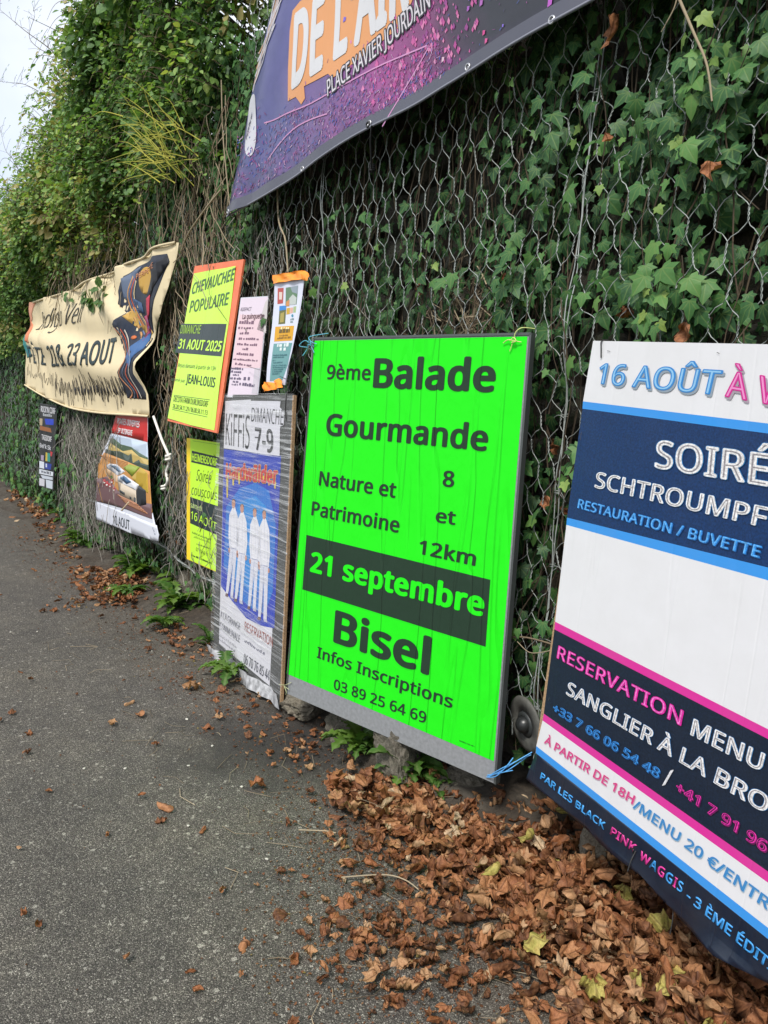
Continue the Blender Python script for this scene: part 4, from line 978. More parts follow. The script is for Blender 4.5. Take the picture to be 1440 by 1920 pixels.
b.text('RESERVATION', (1044.9, 1233.5), (1278.7, 1361.5), (1049, 1209.5), (226, 40, 165), 4, .03, inline=((245, 130, 210), -.014))
b.text('+33 7 66 06 54 48', (1036.9, 1332.6), (1235.6, 1460), (1041, 1318), (60, 150, 232), 4, .035, shadow=((25, 80, 140), .05, -.05), inline=((15, 50, 100), -.014))
b.text('/', (1243, 1473), (1262, 1468), (1246, 1448), (225, 225, 230), 4, .02)
b.text('+41 7 91 96', (1267.5, 1481.8), (1436.9, 1599), (1272.5, 1463.5), (226, 50, 165), 4, .035, shadow=((110, 20, 90), .05, -.05), inline=((60, 10, 60), -.014))
b.build('dark_print', m_print('denim_blue_print', .5, .02, .10, .4, .42))
# dark foot of the poster hangs free below the panel and curls
FOOT = [(1005, 1411.5), (986, 1460), (1044, 1504), (1117, 1575), (1204, 1642), (1277, 1731), (1347, 1789), (1421, 1833), (1470, 1860), (1560, 1930), rx(b3b[0], b3b[1], XR)]
bl0 = b.P([b3b[0]])[0]; bl1 = np.array(b.P([(1440, 1760)])[0])-np.array(bl0); bl1 /= np.linalg.norm(bl1)
def curl(a, c):
    q = np.array([a, c])-np.array(bl0); dn = -(q[0]*(-bl1[1])+q[1]*bl1[0]); al = q@bl1
    lim = .085; e = max(0, dn-lim)
    return e*e*2.2+e*.25*math.sin(al*17)+.004*math.sin(al*31+dn*20)*min(1, e*12)
b.poly(FOOT, DARK, 0)
b.text('PAR LES BLACK', (1013.5, 1459.6), (1133.4, 1556), (1016.5, 1447.5), (62, 160, 235), 3, .03)
b.text('PINK', (1144.5, 1563.4), (1190.9, 1599), (1149, 1549.5), (230, 60, 160), 3, .03)
Vw = glyphs('WAGGIS', .03)[0]; x0w, x1w = Vw[:, 0].min(), Vw[:, 0].max(); A_, B_ = np.array((1198.8, 1609.7)), np.array((1278.7, 1674.5))
pre = ''
for ch, cc in zip('WAGGIS', ((230, 60, 160), (62, 160, 235), (230, 60, 160), (62, 160, 235), (230, 60, 160), (62, 160, 235))):
    lo = glyphs(pre+ch, .03)[0]; own = glyphs(ch, .03)[0]; f1 = (lo[:, 0].max()-x0w)/(x1w-x0w); f0 = f1-(own[:, 0].max()-own[:, 0].min())/(x1w-x0w)
    p0 = A_+(B_-A_)*f0; p1 = A_+(B_-A_)*f1; b.text(ch, tuple(p0), tuple(p1), tuple(p0+np.array((5, -15.5-3*f0))), cc, 3, .03); pre += ch
b.text('- 3 ÈME ÉDITION', (1287, 1685), (1438.5, 1815), (1292, 1667), (62, 160, 235), 3, .03, ref='- 3 ÈME ÉDIT')
o = b.build('hanging_foot', m_print('dark_wrapped_print', .28, .06, .25, .6, .15), disp=curl, cut=.03)
md = o.modifiers.new('thick', 'SOLIDIFY'); md.thickness = .0008; md.offset = -1
string(b, 'cable_tie', [[(1131, 636, -.02), (1131, 640, .006), (1130, 655, .006), (1129, 671, .004)]], .0022, (.02, .02, .02), 'black cable tie at the top left of the blue and white board', 'cable tie')
string(b, 'cable_tie', [[(1194, 1595, .004), (1193, 1612, .02), (1192, 1630, .03)], [(1192, 1589, .012), (1196, 1592, .016), (1194, 1597, .012)]], .0022, (.015, .015, .015), 'black cable tie through the dark foot of the blue and white board', 'cable tie')
string(b, 'cable_tie', [[(1252, 1700, -.02), (1256, 1725, -.01), (1256, 1752, .0)]], .0016, (.015, .015, .015), 'thin black tie end hanging below the blue and white board over the dead leaves', 'cable tie')

# ---- film wrapped board
k = Board((415, 740), 1.90, 5.2, .6, -1.1)
KC = [(415, 740), (552, 740), (527, 1322), (400, 1215)]
k.start('wrapped_board', [(415, 740), (552, 740), (527, 1318), (400, 1213)], 'tall dark board wrapped in stretch film with hand lettered sheet and blue band poster', 'board')
k.slab('panel', [(415, 740), (552, 740), (526, 1318), (400, 1213)], -.009, 0, plain('board_black', (.055, .057, .055), .6, 0, .25, 60))
k.slab('wooden_edge', [(550.3, 741), (552.6, 741), (528.2, 1318), (526.0, 1316)], -.010, .0045, wood)
k.poly([(420.3, 842), (527.5, 854.6), (505.8, 1286), (411, 1206)], (226, 226, 234), 0)
k.poly([(420.3, 842), (527.5, 854.6), (514.9, 1178), (489.4, 1173), (462, 1158.6), (434.7, 1125.8), (414.6, 1098.4)], (22, 60, 190), 1)
k.poly([(425, 950), (450, 915), (480, 905), (505, 920), (518, 985), (512, 1110), (497, 1150), (470, 1140), (440, 1110), (420, 1060)], (24, 120, 214), 2)
k.poly([(432, 985), (452, 940), (480, 930), (500, 950), (508, 1020), (503, 1100), (470, 1110), (440, 1080)], (30, 145, 226), 2.5)
k.text('Hardwälder', (424, 897), (521, 909), (425, 868), (205, 40, 50), 4, .05, outline=((235, 205, 90), .03))
for q in range(9):       # yellow drips of the band lettering
    x = 427+q*11.2; y0_ = 899-12*math.sin(q/8*3.1)+q*1.6; k.poly([(x-2.2, y0_-8), (x+2.2, y0_-8), (x+1.2, y0_+(34 if q == 0 else 14 if q < 3 else 5)), (x-1.2, y0_+(34 if q == 0 else 14 if q < 3 else 5))], (222, 196, 74), 3.5)
for (hx, hy, fx, fy, wd) in ((438.9, 945, 432, 1118, 8), (454.8, 954, 449, 1128, 8.5), (478.7, 962, 474, 1142, 8.5), (496.5, 966, 494, 1162, 9.5)):
    L = fy-hy; W1 = (238, 238, 246)
    k.ellipse((hx, hy), 3.4, 8, (206, 150, 130), 4.2, 14); k.ellipse((hx, hy-4.5), 3.6, 5, (100, 70, 50), 4.1, 12)
    k.poly([(hx-2, hy+6), (hx+3, hy+6), (hx+wd, hy+L*.14), (hx+wd+1.5, hy+L*.36), (hx+wd-1, hy+L*.50), (hx-wd+.5, hy+L*.48), (hx-wd-1.5, hy+L*.34), (hx-wd, hy+L*.12)], W1, 4.0)
    k.poly([(hx-wd*.8, hy+L*.46), (hx+wd*.8, hy+L*.48), (fx+wd*.75, fy), (fx+wd*.1, fy-1), (hx-wd*.05, hy+L*.62), (fx-wd*.45, fy-4), (fx-wd*.95, fy-5)], (224, 226, 240), 3.9)
    k.line([(hx-wd*.55, hy+L*.13), (hx-wd*.7, hy+L*.30), (hx-wd*.6, hy+L*.47)], .003, (176, 184, 214), 4.25); k.line([(hx+wd*.6, hy+L*.14), (hx+wd*.72, hy+L*.32), (hx+wd*.6, hy+L*.5)], .003, (176, 184, 214), 4.25); k.line([(hx+.5, hy+9), (hx+1.5, hy+L*.42)], .003, (190, 196, 220), 4.25)
    k.line([(hx-wd*.7, hy+L*.475), (hx+wd*.7, hy+L*.49)], .004, (150, 156, 190), 4.3); k.poly([(fx-wd*.95, fy-6), (fx-wd*.4, fy-5), (fx-wd*.5, fy+1), (fx-wd*1.1, fy-1)], (120, 90, 90), 4.3); k.poly([(fx+wd*.1, fy-2), (fx+wd*.75, fy-1), (fx+wd*.9, fy+5), (fx+wd*.2, fy+3)], (200, 200, 215), 4.3)
    k.line([(hx-1, hy+L*.5), (fx-2, fy-10)], .004, (150, 160, 200), 4.3); k.ellipse((hx-wd, hy+L*.50), 1.8, 5, (206, 150, 130), 4.4, 8); k.ellipse((hx+wd-1, hy+L*.53), 1.8, 5, (206, 150, 130), 4.4, 8)
k.text('À LA GRANGE', (414, 1156.8), (451, 1181.5), (414.6, 1145), (96, 98, 112), 4, 0)
k.text('COMMUNALE', (412.8, 1177.7), (450, 1205), (413.7, 1165), (96, 98, 112), 4, 0)
k.text('RESERVATION', (459.3, 1181.5), (512, 1213), (460, 1165), (170, 90, 80), 4, 0)
k.scribble((459, 1203), (502, 1232), .02, (70, 72, 110), .004, 4, 30, 4); k.scribble((412, 1192), (447, 1218), .016, (120, 120, 135), .003, 4, 34, 5); k.scribble((412, 1200), (445, 1226), .016, (120, 120, 135), .003, 4, 30, 6)
k.text('06 70 76 85 44', (457.5, 1242.4), (505.8, 1276), (458.7, 1225), (60, 62, 84), 4, .005)
k.poly([(423.9, 751.9), (471.7, 749.2), (470.8, 847.5), (420.7, 840.4)], (228, 228, 236), 5)
k.poly([(471.2, 751.5), (527.5, 752.2), (526.5, 764), (534, 772), (533.5, 797), (526.6, 800), (525.7, 855), (470.4, 847.6)], (226, 226, 236), 5.4)
k.text('KiFFiS', (424.5, 834), (469, 842), (425.5, 775), (36, 38, 44), 7, -.004); k.text('DiMANCHE', (472.6, 790), (532.5, 797), (473.8, 764.3), (46, 48, 58), 7, .0)
k.text('7-9', (480, 843), (514.5, 850), (479.5, 801), (50, 52, 60), 7, .03); k.line([(479.5, 820), (490, 821)], .006, (50, 52, 60), 7)
k.build('posters', PR_MESS)
# stretch film: a thin clear skin with whitish creases
def m_film():
    t = NT('stretch_film'); v = t.coord(); rot = t.n('ShaderNodeMapping', Vector=v, Rotation=(0, 0, R_(24)), Scale=(1.2, 46, 1)).outputs[0]
    rot2 = t.n('ShaderNodeMapping', Vector=v, Rotation=(0, 0, R_(9)), Scale=(1.5, 60, 1)).outputs[0]
    n1 = t.noise(rot, 1.3, 5, .6, .4); n2 = t.noise(rot2, 1.7, 4, .6, .5); big = t.noise(v, 3.5, 4)
    s_ = t.math('MAXIMUM', t.ramp(n1, [(.52, 0.), (.66, 1.)]), t.ramp(n2, [(.56, 0.), (.70, .8)])); s_ = t.math('MULTIPLY', s_, t.ramp(big, [(.35, .25), (.62, 1.)]))
    tr = t.n('ShaderNodeBsdfTransparent'); mxs = t.n('ShaderNodeMixShader'); f = t.math('ADD', t.math('MULTIPLY', s_, .62), .06)
    t.base((.78, .80, .82)); t.rough(.16); t.bump(t.math('ADD', n1, n2), .6, .01)
    t.set(mxs.inputs[0], f); t.t.links.new(tr.outputs[0], mxs.inputs[1]); t.t.links.new(t.p.outputs[0], mxs.inputs[2]); t.t.links.new(mxs.outputs[0], t.out.inputs['Surface']); return t.m
FILM = m_film()
k.poly([(413, 738), (555, 738), (530, 1324), (398, 1214)], (200, 200, 200), 0)
def film_disp(a, c): return .0025*math.sin(a*23+c*40)+.0015*math.sin(a*61-c*22)
k.build('stretch_film', FILM, .013, disp=film_disp, cut=.05)
k.poly([(399, 1206), (455, 1246), (505, 1285), (526, 1300), (527, 1330), (508, 1312), (480, 1290), (450, 1272), (425, 1255), (398, 1216)], (215, 215, 220), 0)
k.build('film_flap', plain('crumpled_film', (.42, .43, .45), .25, 0, .5, 30), .004, disp=lambda a, c: .02+.016*math.sin(a*11+c*9)+.006*math.sin(a*43), cut=.04)
string(k, 'cable_tie', [[(542, 742, -.02), (543, 735, .01), (542, 760, .018), (541, 790, .012)]], .003, (.02, .02, .02), 'black cable tie at the top right of the film wrapped board', 'cable tie')

# ---- orange framed neon yellow poster
p = Board((368, 498), 1.93, -4.3, 7.6, 2.7)
PC = [(365, 499), (457, 486), (456, 496), (406, 812), (360, 803), (314, 789)]
LIME, GREYK = (204, 250, 84), (44, 58, 60)
p.start('tilted_poster', [(365, 499), (457, 486), (406, 812), (314, 789)], 'tilted neon yellow poster in an orange frame with a dark band reading 31 AOUT 2025', 'poster')
p.slab('orange_frame', [(365, 499), (457, 486), (406, 812), (314, 789)], -.012, .0, plain('orange_vinyl', (.72, .17, .075), .5, 0, .12, 14))
p.poly([(364.3, 513), (443.3, 499), (402, 807), (358, 797), (316, 784)], LIME, 0)
p.poly([(341.7, 607.5), (425.6, 607.5), (417, 668.8), (329.8, 661.3)], GREYK, 1)
p.text('CHEVAUCHEE', (360, 553), (438.5, 526), (364.3, 531), (70, 110, 60), 2, .04); p.text('POPULAIRE', (356.7, 587), (427.8, 572), (360.5, 564.4), (70, 110, 60), 2, .03)
p.text('DIMANCHE', (339.5, 625.8), (376, 626), (342.2, 610), (150, 190, 60), 3, .02); p.text('31 AOUT 2025', (335, 653.8), (414.9, 660), (339, 635.5), LIME, 3, .04)
p.text('Repas dansant à partir de 13H', (334, 688), (405, 695), (335.5, 681), (60, 100, 60), 2, 0.); p.text('animé par', (322.5, 714), (348, 717.5), (323.4, 708), (60, 100, 60), 2, 0.)
p.text('JEAN-LOUIS', (350, 718.3), (404, 727), (352.5, 701), (24, 60, 50), 2, .03); p.text('DECOTA FARM DURLINSDORF', (326.6, 752.8), (391, 763.5), (327.7, 742.5), (24, 50, 40), 2, .01); p.text('26.28.54.11.29 / 06.08.56.11.13', (325.5, 765.7), (390, 778.6), (326.3, 757.5), (30, 60, 40), 2, .01)
p.line([(327, 741), (395, 750)], .003, (50, 80, 40), 2); p.line([(325, 768), (390, 782)], .003, (50, 80, 40), 2)
p.build('poster_sheet', m_print('neon_plastic', .4, .03, .4, .5, ink=.85), disp=lambda a, c: .003*math.sin(a*17)*math.cos(c*9), cut=.05, n0=.004)

# ---- lime couscous poster with yellow edge
h = Board((350, 822), 1.93, -5, -.3, -.2)
h.start('yellow_edged_poster', [(350, 822), (420, 832), (412, 1073), (350, 1047)], 'lime green poster with a yellow left edge, half hidden by the film wrapped board', 'poster')
h.slab('backing', [(350, 821), (424, 832), (414, 1076), (350, 1048)], -.008, 0, plain('yellow_board', (.80, .58, .02), .5, 0, .05, 10))
LM = (196, 246, 66)
h.poly([(357, 822.5), (423, 832), (413, 1074), (357, 1050)], LM, 0)
h.poly([(360, 844.8), (422, 860), (421, 881), (359, 866.6)], GREYK, 1); h.poly([(356.8, 931.6), (418, 952), (416, 1007), (356.8, 981)], GREYK, 1)
h.text('HEIMERSDORF', (360.5, 863.5), (403.5, 873.5), (361.2, 849.5), LM, 2, .03, ref='HEIMERSDOR'); h.text('Soirée', (368, 900.6), (394.6, 907), (371, 880), (50, 80, 40), 2, -.006); h.text('couscous', (359, 927), (406, 938), (361, 909), (50, 80, 40), 2, -.006)
h.text('samedi', (357.9, 951), (378.7, 958.5), (358.4, 941), (214, 240, 150), 2, .0); h.text('16 AOÛT', (358.3, 972.3), (398, 992), (359.3, 957.5), LM, 2, .01, ref='16 AOÛ')
h.scribble((361, 1000), (396, 1014), .016, (110, 150, 60), .0035, 2, 40, 9); h.scribble((364, 1008), (398, 1020), .016, (110, 150, 60), .003, 2, 30, 10)
h.tiny((369, 1021), (395, 1030), .012, (120, 150, 60), 3, 2); h.text('07 71 66 11 73', (367.5, 1032.5), (397, 1047), (368.2, 1026), (70, 100, 50), 2, 0.); h.tiny((359, 1042), (397, 1058), .014, (50, 80, 40), 4, 2); h.line([(362, 826.5), (422, 836)], .002, (110, 150, 60), 2)
h.build('poster_sheet', m_print('lime_paper', .55, .03, .1, ink=.88))

# ---- pale pink flyer
f = Board((452, 559), 1.94, -12, 7.0, -.8)
f.start('pink_flyer', [(452, 559), (503, 556), (482, 740), (427, 740)], 'narrow pale pink flyer with rows of small print above the film wrapped board', 'flyer')
f.slab('sleeve', [(451.5, 558), (503.5, 555), (483, 745), (426, 745)], -.004, 0, plain('clear_sleeve', (.55, .56, .62), .3))
f.poly([(452.5, 560), (502.5, 557), (482, 742), (427.5, 742)], (228, 214, 228), 0); f.poly([(450, 590), (497, 590), (489, 690), (434, 690)], (232, 204, 212), 1); f.poly([(498, 566), (503, 560), (499, 625), (482, 618)], (206, 200, 200), 1); f.poly([(478, 690), (487, 690), (482, 738), (472, 738)], (206, 200, 210), 1)
f.text('ADEPACT', (451, 583.5), (471.5, 582.5), (452, 577), (110, 100, 115), 3, 0); f.text('La guinguette', (455, 598.5), (495, 597), (456, 589), (90, 60, 70), 3, .02)
for i, (x0, y0_, x1, y1_, hh) in enumerate(((449, 607, 476, 608, .02), (447, 617, 475, 617, .015), (450, 627, 468, 627, .015), (448, 637, 486, 638, .015), (445, 647, 483, 649, .015), (455, 656, 466, 657, .015), (444, 665, 478, 668, .015), (438, 675, 483, 678, .011), (441, 684, 473, 687, .013), (433, 692, 456, 694, .013), (432, 698, 455, 700, .013), (437, 704, 450, 705, .011), (432, 711, 452, 712, .013), (457, 713, 470, 713, .022), (437, 717, 447, 718, .011), (435, 722, 446, 723, .010), (449, 722, 477, 726, .018))):
    f.tiny((x0, y0_), (x1, y1_), hh, (130, 100, 120) if i < 9 else (105, 95, 120), 20+i)
f.build('flyer_sheet', m_print('flyer_paper', .35, .04, .1))
thin_line('fibre', [(462, 686), (485, 693), (505, 698), (540, 712), (549, 718)], 1.90, .0012, plain('black_thread', (.03, .02, .02)), 'thin dark thread stretched across the pink flyer and the orange taped flyer', 'thread')

# ---- flyer held by orange tape
q_ = Board((517, 516), 1.94, -2.4, 4.5, 0)
q_.start('taped_flyer', [(517, 525), (571, 518), (535, 716), (501, 716)], 'white flyer with small photos held by orange tape at top and bottom', 'flyer')
E1 = [(516.8, 530), (571, 523), (566, 560), (557.5, 612), (549, 660), (541, 690), (535, 722), (500.5, 720), (503, 690), (507.5, 650), (513, 590)]
q_.slab('backing', [(517, 530), (571, 523), (535, 722), (500.5, 720)], -.003, 0, plain('flyer_back', (.6, .62, .72), .4))
q_.poly(E1, (222, 226, 244), 0)
q_.poly([(522.5, 541), (533.5, 540), (531.5, 569), (521, 570.5)], (190, 84, 78), 1); q_.poly([(525, 548), (531, 548), (530, 562), (524.5, 562)], (232, 210, 200), 2)
q_.poly([(537.6, 540), (560, 535.5), (556, 571), (536, 572.5)], (104, 138, 108), 1); q_.poly([(543, 560), (550, 552), (556.5, 558), (555, 571), (541.5, 572)], (196, 204, 200), 2); q_.poly([(546, 538.5), (560, 535.5), (558, 551), (549, 548)], (150, 164, 176), 2); q_.poly([(538, 566), (544, 562), (543, 574), (537, 574)], (214, 150, 90), 3)
q_.poly([(525, 574), (537.5, 573), (535.5, 607), (523, 608.5)], (110, 112, 62), 1); q_.poly([(525, 574), (537.5, 573), (537, 581), (524.5, 583)], (60, 140, 216), 2); q_.poly([(527, 588), (534, 585), (533, 604), (526, 605)], (176, 160, 84), 2)
q_.poly([(538, 578), (544, 577), (543.5, 589), (537.5, 590)], (214, 170, 50), 1); q_.poly([(544.5, 577), (550, 576.5), (549, 587), (544, 588)], (226, 178, 160), 1); q_.poly([(550.5, 575), (556, 574), (554.5, 586), (550, 586.5)], (170, 190, 140), 1); q_.ellipse((548.5, 592), 2, 3, (60, 140, 170), 1, 10)
q_.tiny((545, 600), (551, 600), .01, (140, 160, 160), 60); q_.tiny((545, 605), (551, 605), .01, (140, 160, 160), 61)
q_.poly([(517.5, 613), (552, 610.7), (549.5, 638.7), (516, 641)], (226, 168, 36), 1); q_.tiny((528, 618), (543, 617), .014, (248, 236, 190), 40); q_.tiny((525, 625), (544, 623.5), .022, (110, 90, 40), 41); q_.tiny((526, 631), (541, 630), .008, (150, 110, 40), 42); q_.tiny((522, 636.5), (546, 634.5), .012, (150, 110, 40), 43)
q_.poly([(515.5, 645), (549.5, 643), (547, 656), (541.5, 685), (531, 713), (507.5, 715), (510, 690)], (112, 164, 166), 1)
q_.tiny((522, 651), (544, 650), .022, (226, 240, 240), 44); q_.tiny((527, 658), (538, 658), .02, (226, 240, 240), 45)
for i, (x0, y0_, x1) in enumerate(((515, 668, 541), (515, 672, 535), (514, 678, 519), (515, 682, 532), (514, 687, 539), (514, 691, 538), (513, 695, 533), (513, 699, 531), (513, 703, 527))): q_.tiny((x0, y0_), (x1, y0_-1), .008, (70, 120, 130), 50+i)
q_.build('flyer_sheet', m_print('glossy_flyer', .35, .03, .12), disp=lambda a, c: -.010*max(0, a*6)**1.0*.4+.003*math.sin(c*13), cut=.03, n0=.005)
ORG = plain('orange_tape', (.95, .28, .015), .35, 0, .12, 25)
q_.poly([(517, 517.5), (569, 508.8), (574, 508.5), (573, 527), (571, 524.6), (516.5, 533)], (255, 140, 20), 0)
q_.poly([(570, 508), (576, 509), (583.8, 514), (584.5, 522), (581.7, 528), (573, 527), (571, 518)], (250, 96, 16), 1)
q_.build('orange_tape', ORG, .016, disp=lambda a, c: .004*math.sin(a*50+c*120)+.003*math.sin(c*300), cut=.015)
q_.poly([(500.5, 717), (520, 718), (526, 710), (535, 713), (534, 727), (522, 731), (499.5, 735)], (255, 150, 20), 0)
q_.build('orange_tape', ORG, .020, disp=lambda a, c: .006*math.sin(a*80+c*100)+.004*math.sin(c*200+a*50), cut=.012)

# ---- aerial view poster
o_ = Board((213, 779), 1.935, 1.0, 1.2, -1.5)
OUT = [(214, 776), (279, 778), (277, 830), (285, 930), (297, 985), (303, 1002), (301, 1015), (288, 1012), (240, 997), (205, 984), (180, 974), (179.7, 942), (183, 872), (192, 840), (203.6, 812)]
o_.start('aerial_poster', [(213, 776), (276, 780), (303, 1015), (180, 975)], 'poster with red heading, aerial photo of a building and white strip reading 10 AOUT', 'poster')
W2 = (228, 232, 244)
o_.poly(OUT, W2, 0)
o_.poly([(214, 777), (278, 779), (277, 829), (240, 820), (203.6, 812)], (214, 34, 36), 1)
o_.text('PORTES OUVERTES', (215.8, 794.5), (261, 802.5), (217.5, 783), (240, 232, 236), 3, .05); o_.text('SP OLTINGUE', (216.5, 811.5), (246, 817.3), (217.8, 801.7), (240, 232, 236), 3, .05)
o_.poly([(203.2, 814), (240, 822), (277, 831), (280, 868), (240, 845), (200, 825)], (196, 212, 232), 1)
o_.poly([(199.5, 828), (207, 821), (224, 833), (245, 838), (262, 849), (279, 858), (281, 880), (196, 858)], (72, 96, 70), 2)
o_.poly([(203, 830), (214, 838), (228, 846), (246, 843), (262, 856), (280, 862), (281, 880), (240, 868), (198, 846)], (196, 170, 96), 2.5)
o_.poly([(195, 842), (208, 845), (222, 846), (240, 854), (246, 850), (250, 868), (262, 862), (266, 868), (281, 872), (283, 890), (240, 870), (193, 852)], (52, 70, 58), 3)
o_.poly([(192, 848), (240, 866), (284, 884), (292, 962), (240, 930), (183, 900), (183, 872)], (206, 146, 78), 3.2)
o_.poly([(231, 877), (243, 870), (266, 876), (250, 894)], (150, 168, 52), 3.5); o_.poly([(250, 894), (268, 877), (280, 886), (284, 925), (262, 915)], (190, 158, 44), 3.5)
o_.poly([(182, 898), (200, 893), (226, 925), (262, 940), (291, 945), (291, 973), (240, 955), (181, 940)], (112, 82, 86), 3.8)
o_.poly([(198, 872), (204, 869), (218, 871), (235, 884), (229, 888), (221, 892), (199, 878)], (214, 216, 224), 4); o_.poly([(203, 872), (217, 873), (228, 884), (222, 885)], (100, 130, 160), 4.3)
o_.poly([(199, 878), (221, 892), (221, 906), (199, 892)], (204, 168, 128), 4); o_.poly([(221, 893), (232, 889), (265, 909), (260, 920), (221, 902)], (220, 222, 228), 4.2); o_.poly([(225, 896), (234, 892), (250, 904), (240, 908)], (60, 100, 140), 4.5)
o_.poly([(221, 902), (260, 920), (262, 948), (226, 927)], (206, 190, 168), 4.1); o_.poly([(265, 910), (279, 920), (281, 946), (262, 950), (260, 921)], (34, 40, 48), 4.4); o_.poly([(226, 918), (237, 924), (237, 929), (226, 923)], (44, 50, 54), 4.5); o_.poly([(247, 930), (251, 932), (251, 937), (247, 935)], (44, 50, 54), 4.5); o_.poly([(256, 932), (260, 934), (260, 948), (256, 946)], (44, 50, 54), 4.5)
for cx0, cy0 in ((195, 903), (200, 907), (206, 910), (214, 917), (209, 902)):
    o_.poly([(cx0-2.5, cy0-4), (cx0+2, cy0-5), (cx0+3.5, cy0+1), (cx0+1, cy0+7), (cx0-2.5, cy0+4)], (168, 40, 46), 5); o_.poly([(cx0-1.5, cy0+1), (cx0+2.5, cy0+1), (cx0+1, cy0+5), (cx0-1.5, cy0+3)], (226, 220, 216), 5.3)
for i in range(7): o_.line([(222+i*3, 928+i*2.8), (262+i*3.5, 945+i*3)], .012, (178, 120, 84), 4.6)
for i in range(6): o_.line([(184+i*2, 853+i*1.5), (240, 868+i*3)], .008, (190, 130, 66), 3.3)
o_.line([(229, 958), (246, 941)], .014, (206, 184, 150), 5); o_.line([(184, 905), (192, 942)], .012, (170, 130, 70), 5)
o_.poly([(179.7, 942), (240, 962), (300, 985), (303, 1003), (301, 1015), (288, 1012), (240, 997), (205, 984), (180, 974)], W2, 5.5)
o_.text('10 AOUT', (211.5, 982.5), (246.5, 994), (211.5, 965), (30, 46, 54), 6.5, .02)
o_.scribble((292, 990), (297, 1008), .02, (150, 160, 180), .004, 6.5, 14, 3)
ob = o_.build('poster_sheet', PR_VINYL, disp=lambda a, c: .012*math.sin(a*2.6)+.010*math.sin(c*6), cut=.06)
md = ob.modifiers.new('thick', 'SOLIDIFY'); md.thickness = .001; md.offset = -1

# ---- narrow black poster far down the wall
c = Board((75, 757), 1.90, -8, .5, 1)
c.start('narrow_black_poster', [(75, 757), (108, 762), (99, 918), (74, 911)], 'narrow black poster with white lettering low on the far end of the wall', 'poster')
c.slab('backing', [(74.5, 756), (107, 761), (99.5, 918.5), (73.5, 911.5)], -.006, 0, darkedge)
c.poly([(75, 757), (106.5, 762), (99, 918), (74, 911)], (20, 26, 34), 0)
c.text("ROCK'N CORF", (77, 772), (104, 776.5), (77.2, 761), (226, 226, 232), 2, .03); c.tiny((81, 780), (98, 782), .035, (170, 174, 180), 1)
c.poly([(84, 785), (101, 786), (100.5, 797), (86, 796)], (24, 60, 190), 1); c.poly([(74.5, 784), (80, 785), (79.5, 798), (74.5, 797)], (176, 160, 130), 1); c.poly([(75, 798), (95, 803), (97, 811), (75, 806)], (150, 92, 50), 1)
c.text('TAGSDORF', (78.5, 824), (97, 829), (78.7, 814), (222, 222, 226), 2, .03, ref='TAGSDORF'); c.text("Bel'k Sk", (74.8, 838.5), (96, 844.5), (75, 830.5), (214, 216, 222), 2, .02)
c.poly([(77, 853), (82.5, 854), (82, 864), (77, 863)], (166, 150, 176), 1); c.poly([(86, 848), (89, 849), (89, 865), (85.5, 864)], (200, 176, 60), 1); c.poly([(89, 849), (94.5, 850), (94, 866), (89, 865)], (44, 140, 130), 1); c.poly([(94.5, 846), (99, 848), (97, 856), (95, 855)], (190, 50, 60), 1)
c.poly([(74, 864), (83, 866), (83, 879), (74, 877)], (214, 220, 232), 1); c.poly([(84, 868), (97, 870), (95, 881), (84, 879)], (28, 56, 150), 1); c.tiny((86, 876), (92, 877), .06, (200, 210, 230), 3)
c.poly([(74, 879), (100, 885), (99.5, 893), (74, 888)], (212, 218, 228), 1); c.poly([(76, 890), (99, 895), (99, 900), (80, 897)], (196, 204, 216), 1); c.poly([(74, 896), (84, 899), (83.5, 912), (74, 910)], (206, 206, 216), 1); c.poly([(86, 899), (99, 902), (98.5, 917), (87, 914)], (200, 208, 220), 1); c.tiny((78, 886), (97, 890.5), .03, (60, 66, 80), 4, 2)
c.build('poster_sheet', PR_MESS)

# ---- cream canvas banner
n = Board((340, 455), 1.93, 0, 0, 0)
BO = [(72, 568), (90, 562), (120, 554), (150, 546), (185, 530), (220, 511), (250, 497), (280, 485), (312, 469), (338, 456), (342, 456), (340, 480), (328, 540), (314, 590), (300, 620), (290, 650), (286, 690), (289, 740), (288, 781), (262, 779), (230, 777), (200, 775), (170, 771), (140, 765), (110, 754), (80, 738), (53, 722), (53, 690), (56, 665), (62, 620)]
n.start('cream_banner', [(72, 568), (340, 455), (287, 780), (53, 722)], 'long creased cream canvas banner with dark lettering and a patterned strip at its right end', 'banner')
CREAM = (240, 222, 182)
n.poly(BO, CREAM, 0)
DK = (30, 40, 60)
ART = [(327, 478), (300, 487), (270, 502), (248, 520), (239, 548), (240, 572), (251, 588), (234, 615), (243, 645), (257, 672), (247, 700), (250, 747), (285, 750), (286, 735), (276, 702), (284, 672), (290, 630), (302, 585), (314, 545), (330, 492)]
n.poly(ART, DK, 1)
n.poly([(245, 525), (265, 508), (278, 500), (268, 520), (258, 545), (255, 572), (246, 560)], (96, 112, 140), 2)
n.ellipse((287, 528), 15, 26, (206, 160, 66), 2, 24); n.poly([(262, 575), (275, 590), (290, 625), (282, 632), (262, 612), (248, 595)], (206, 164, 80), 2)
n.text('PERPETTE', (268, 526), (310, 506), (268, 516), (214, 150, 120), 3, .01)
for q in range(5): n.line([(262+q*1.5, 520+q*2), (253+q*3, 560), (262+q*4, 600), (275+q*3, 640)], .02, ((204, 150, 90), (90, 110, 150), (190, 90, 70), (70, 90, 130), (210, 190, 150))[q], 2.5)
n.poly([(310, 500), (328, 482), (330, 495), (300, 560), (292, 555)], (24, 28, 40), 3)
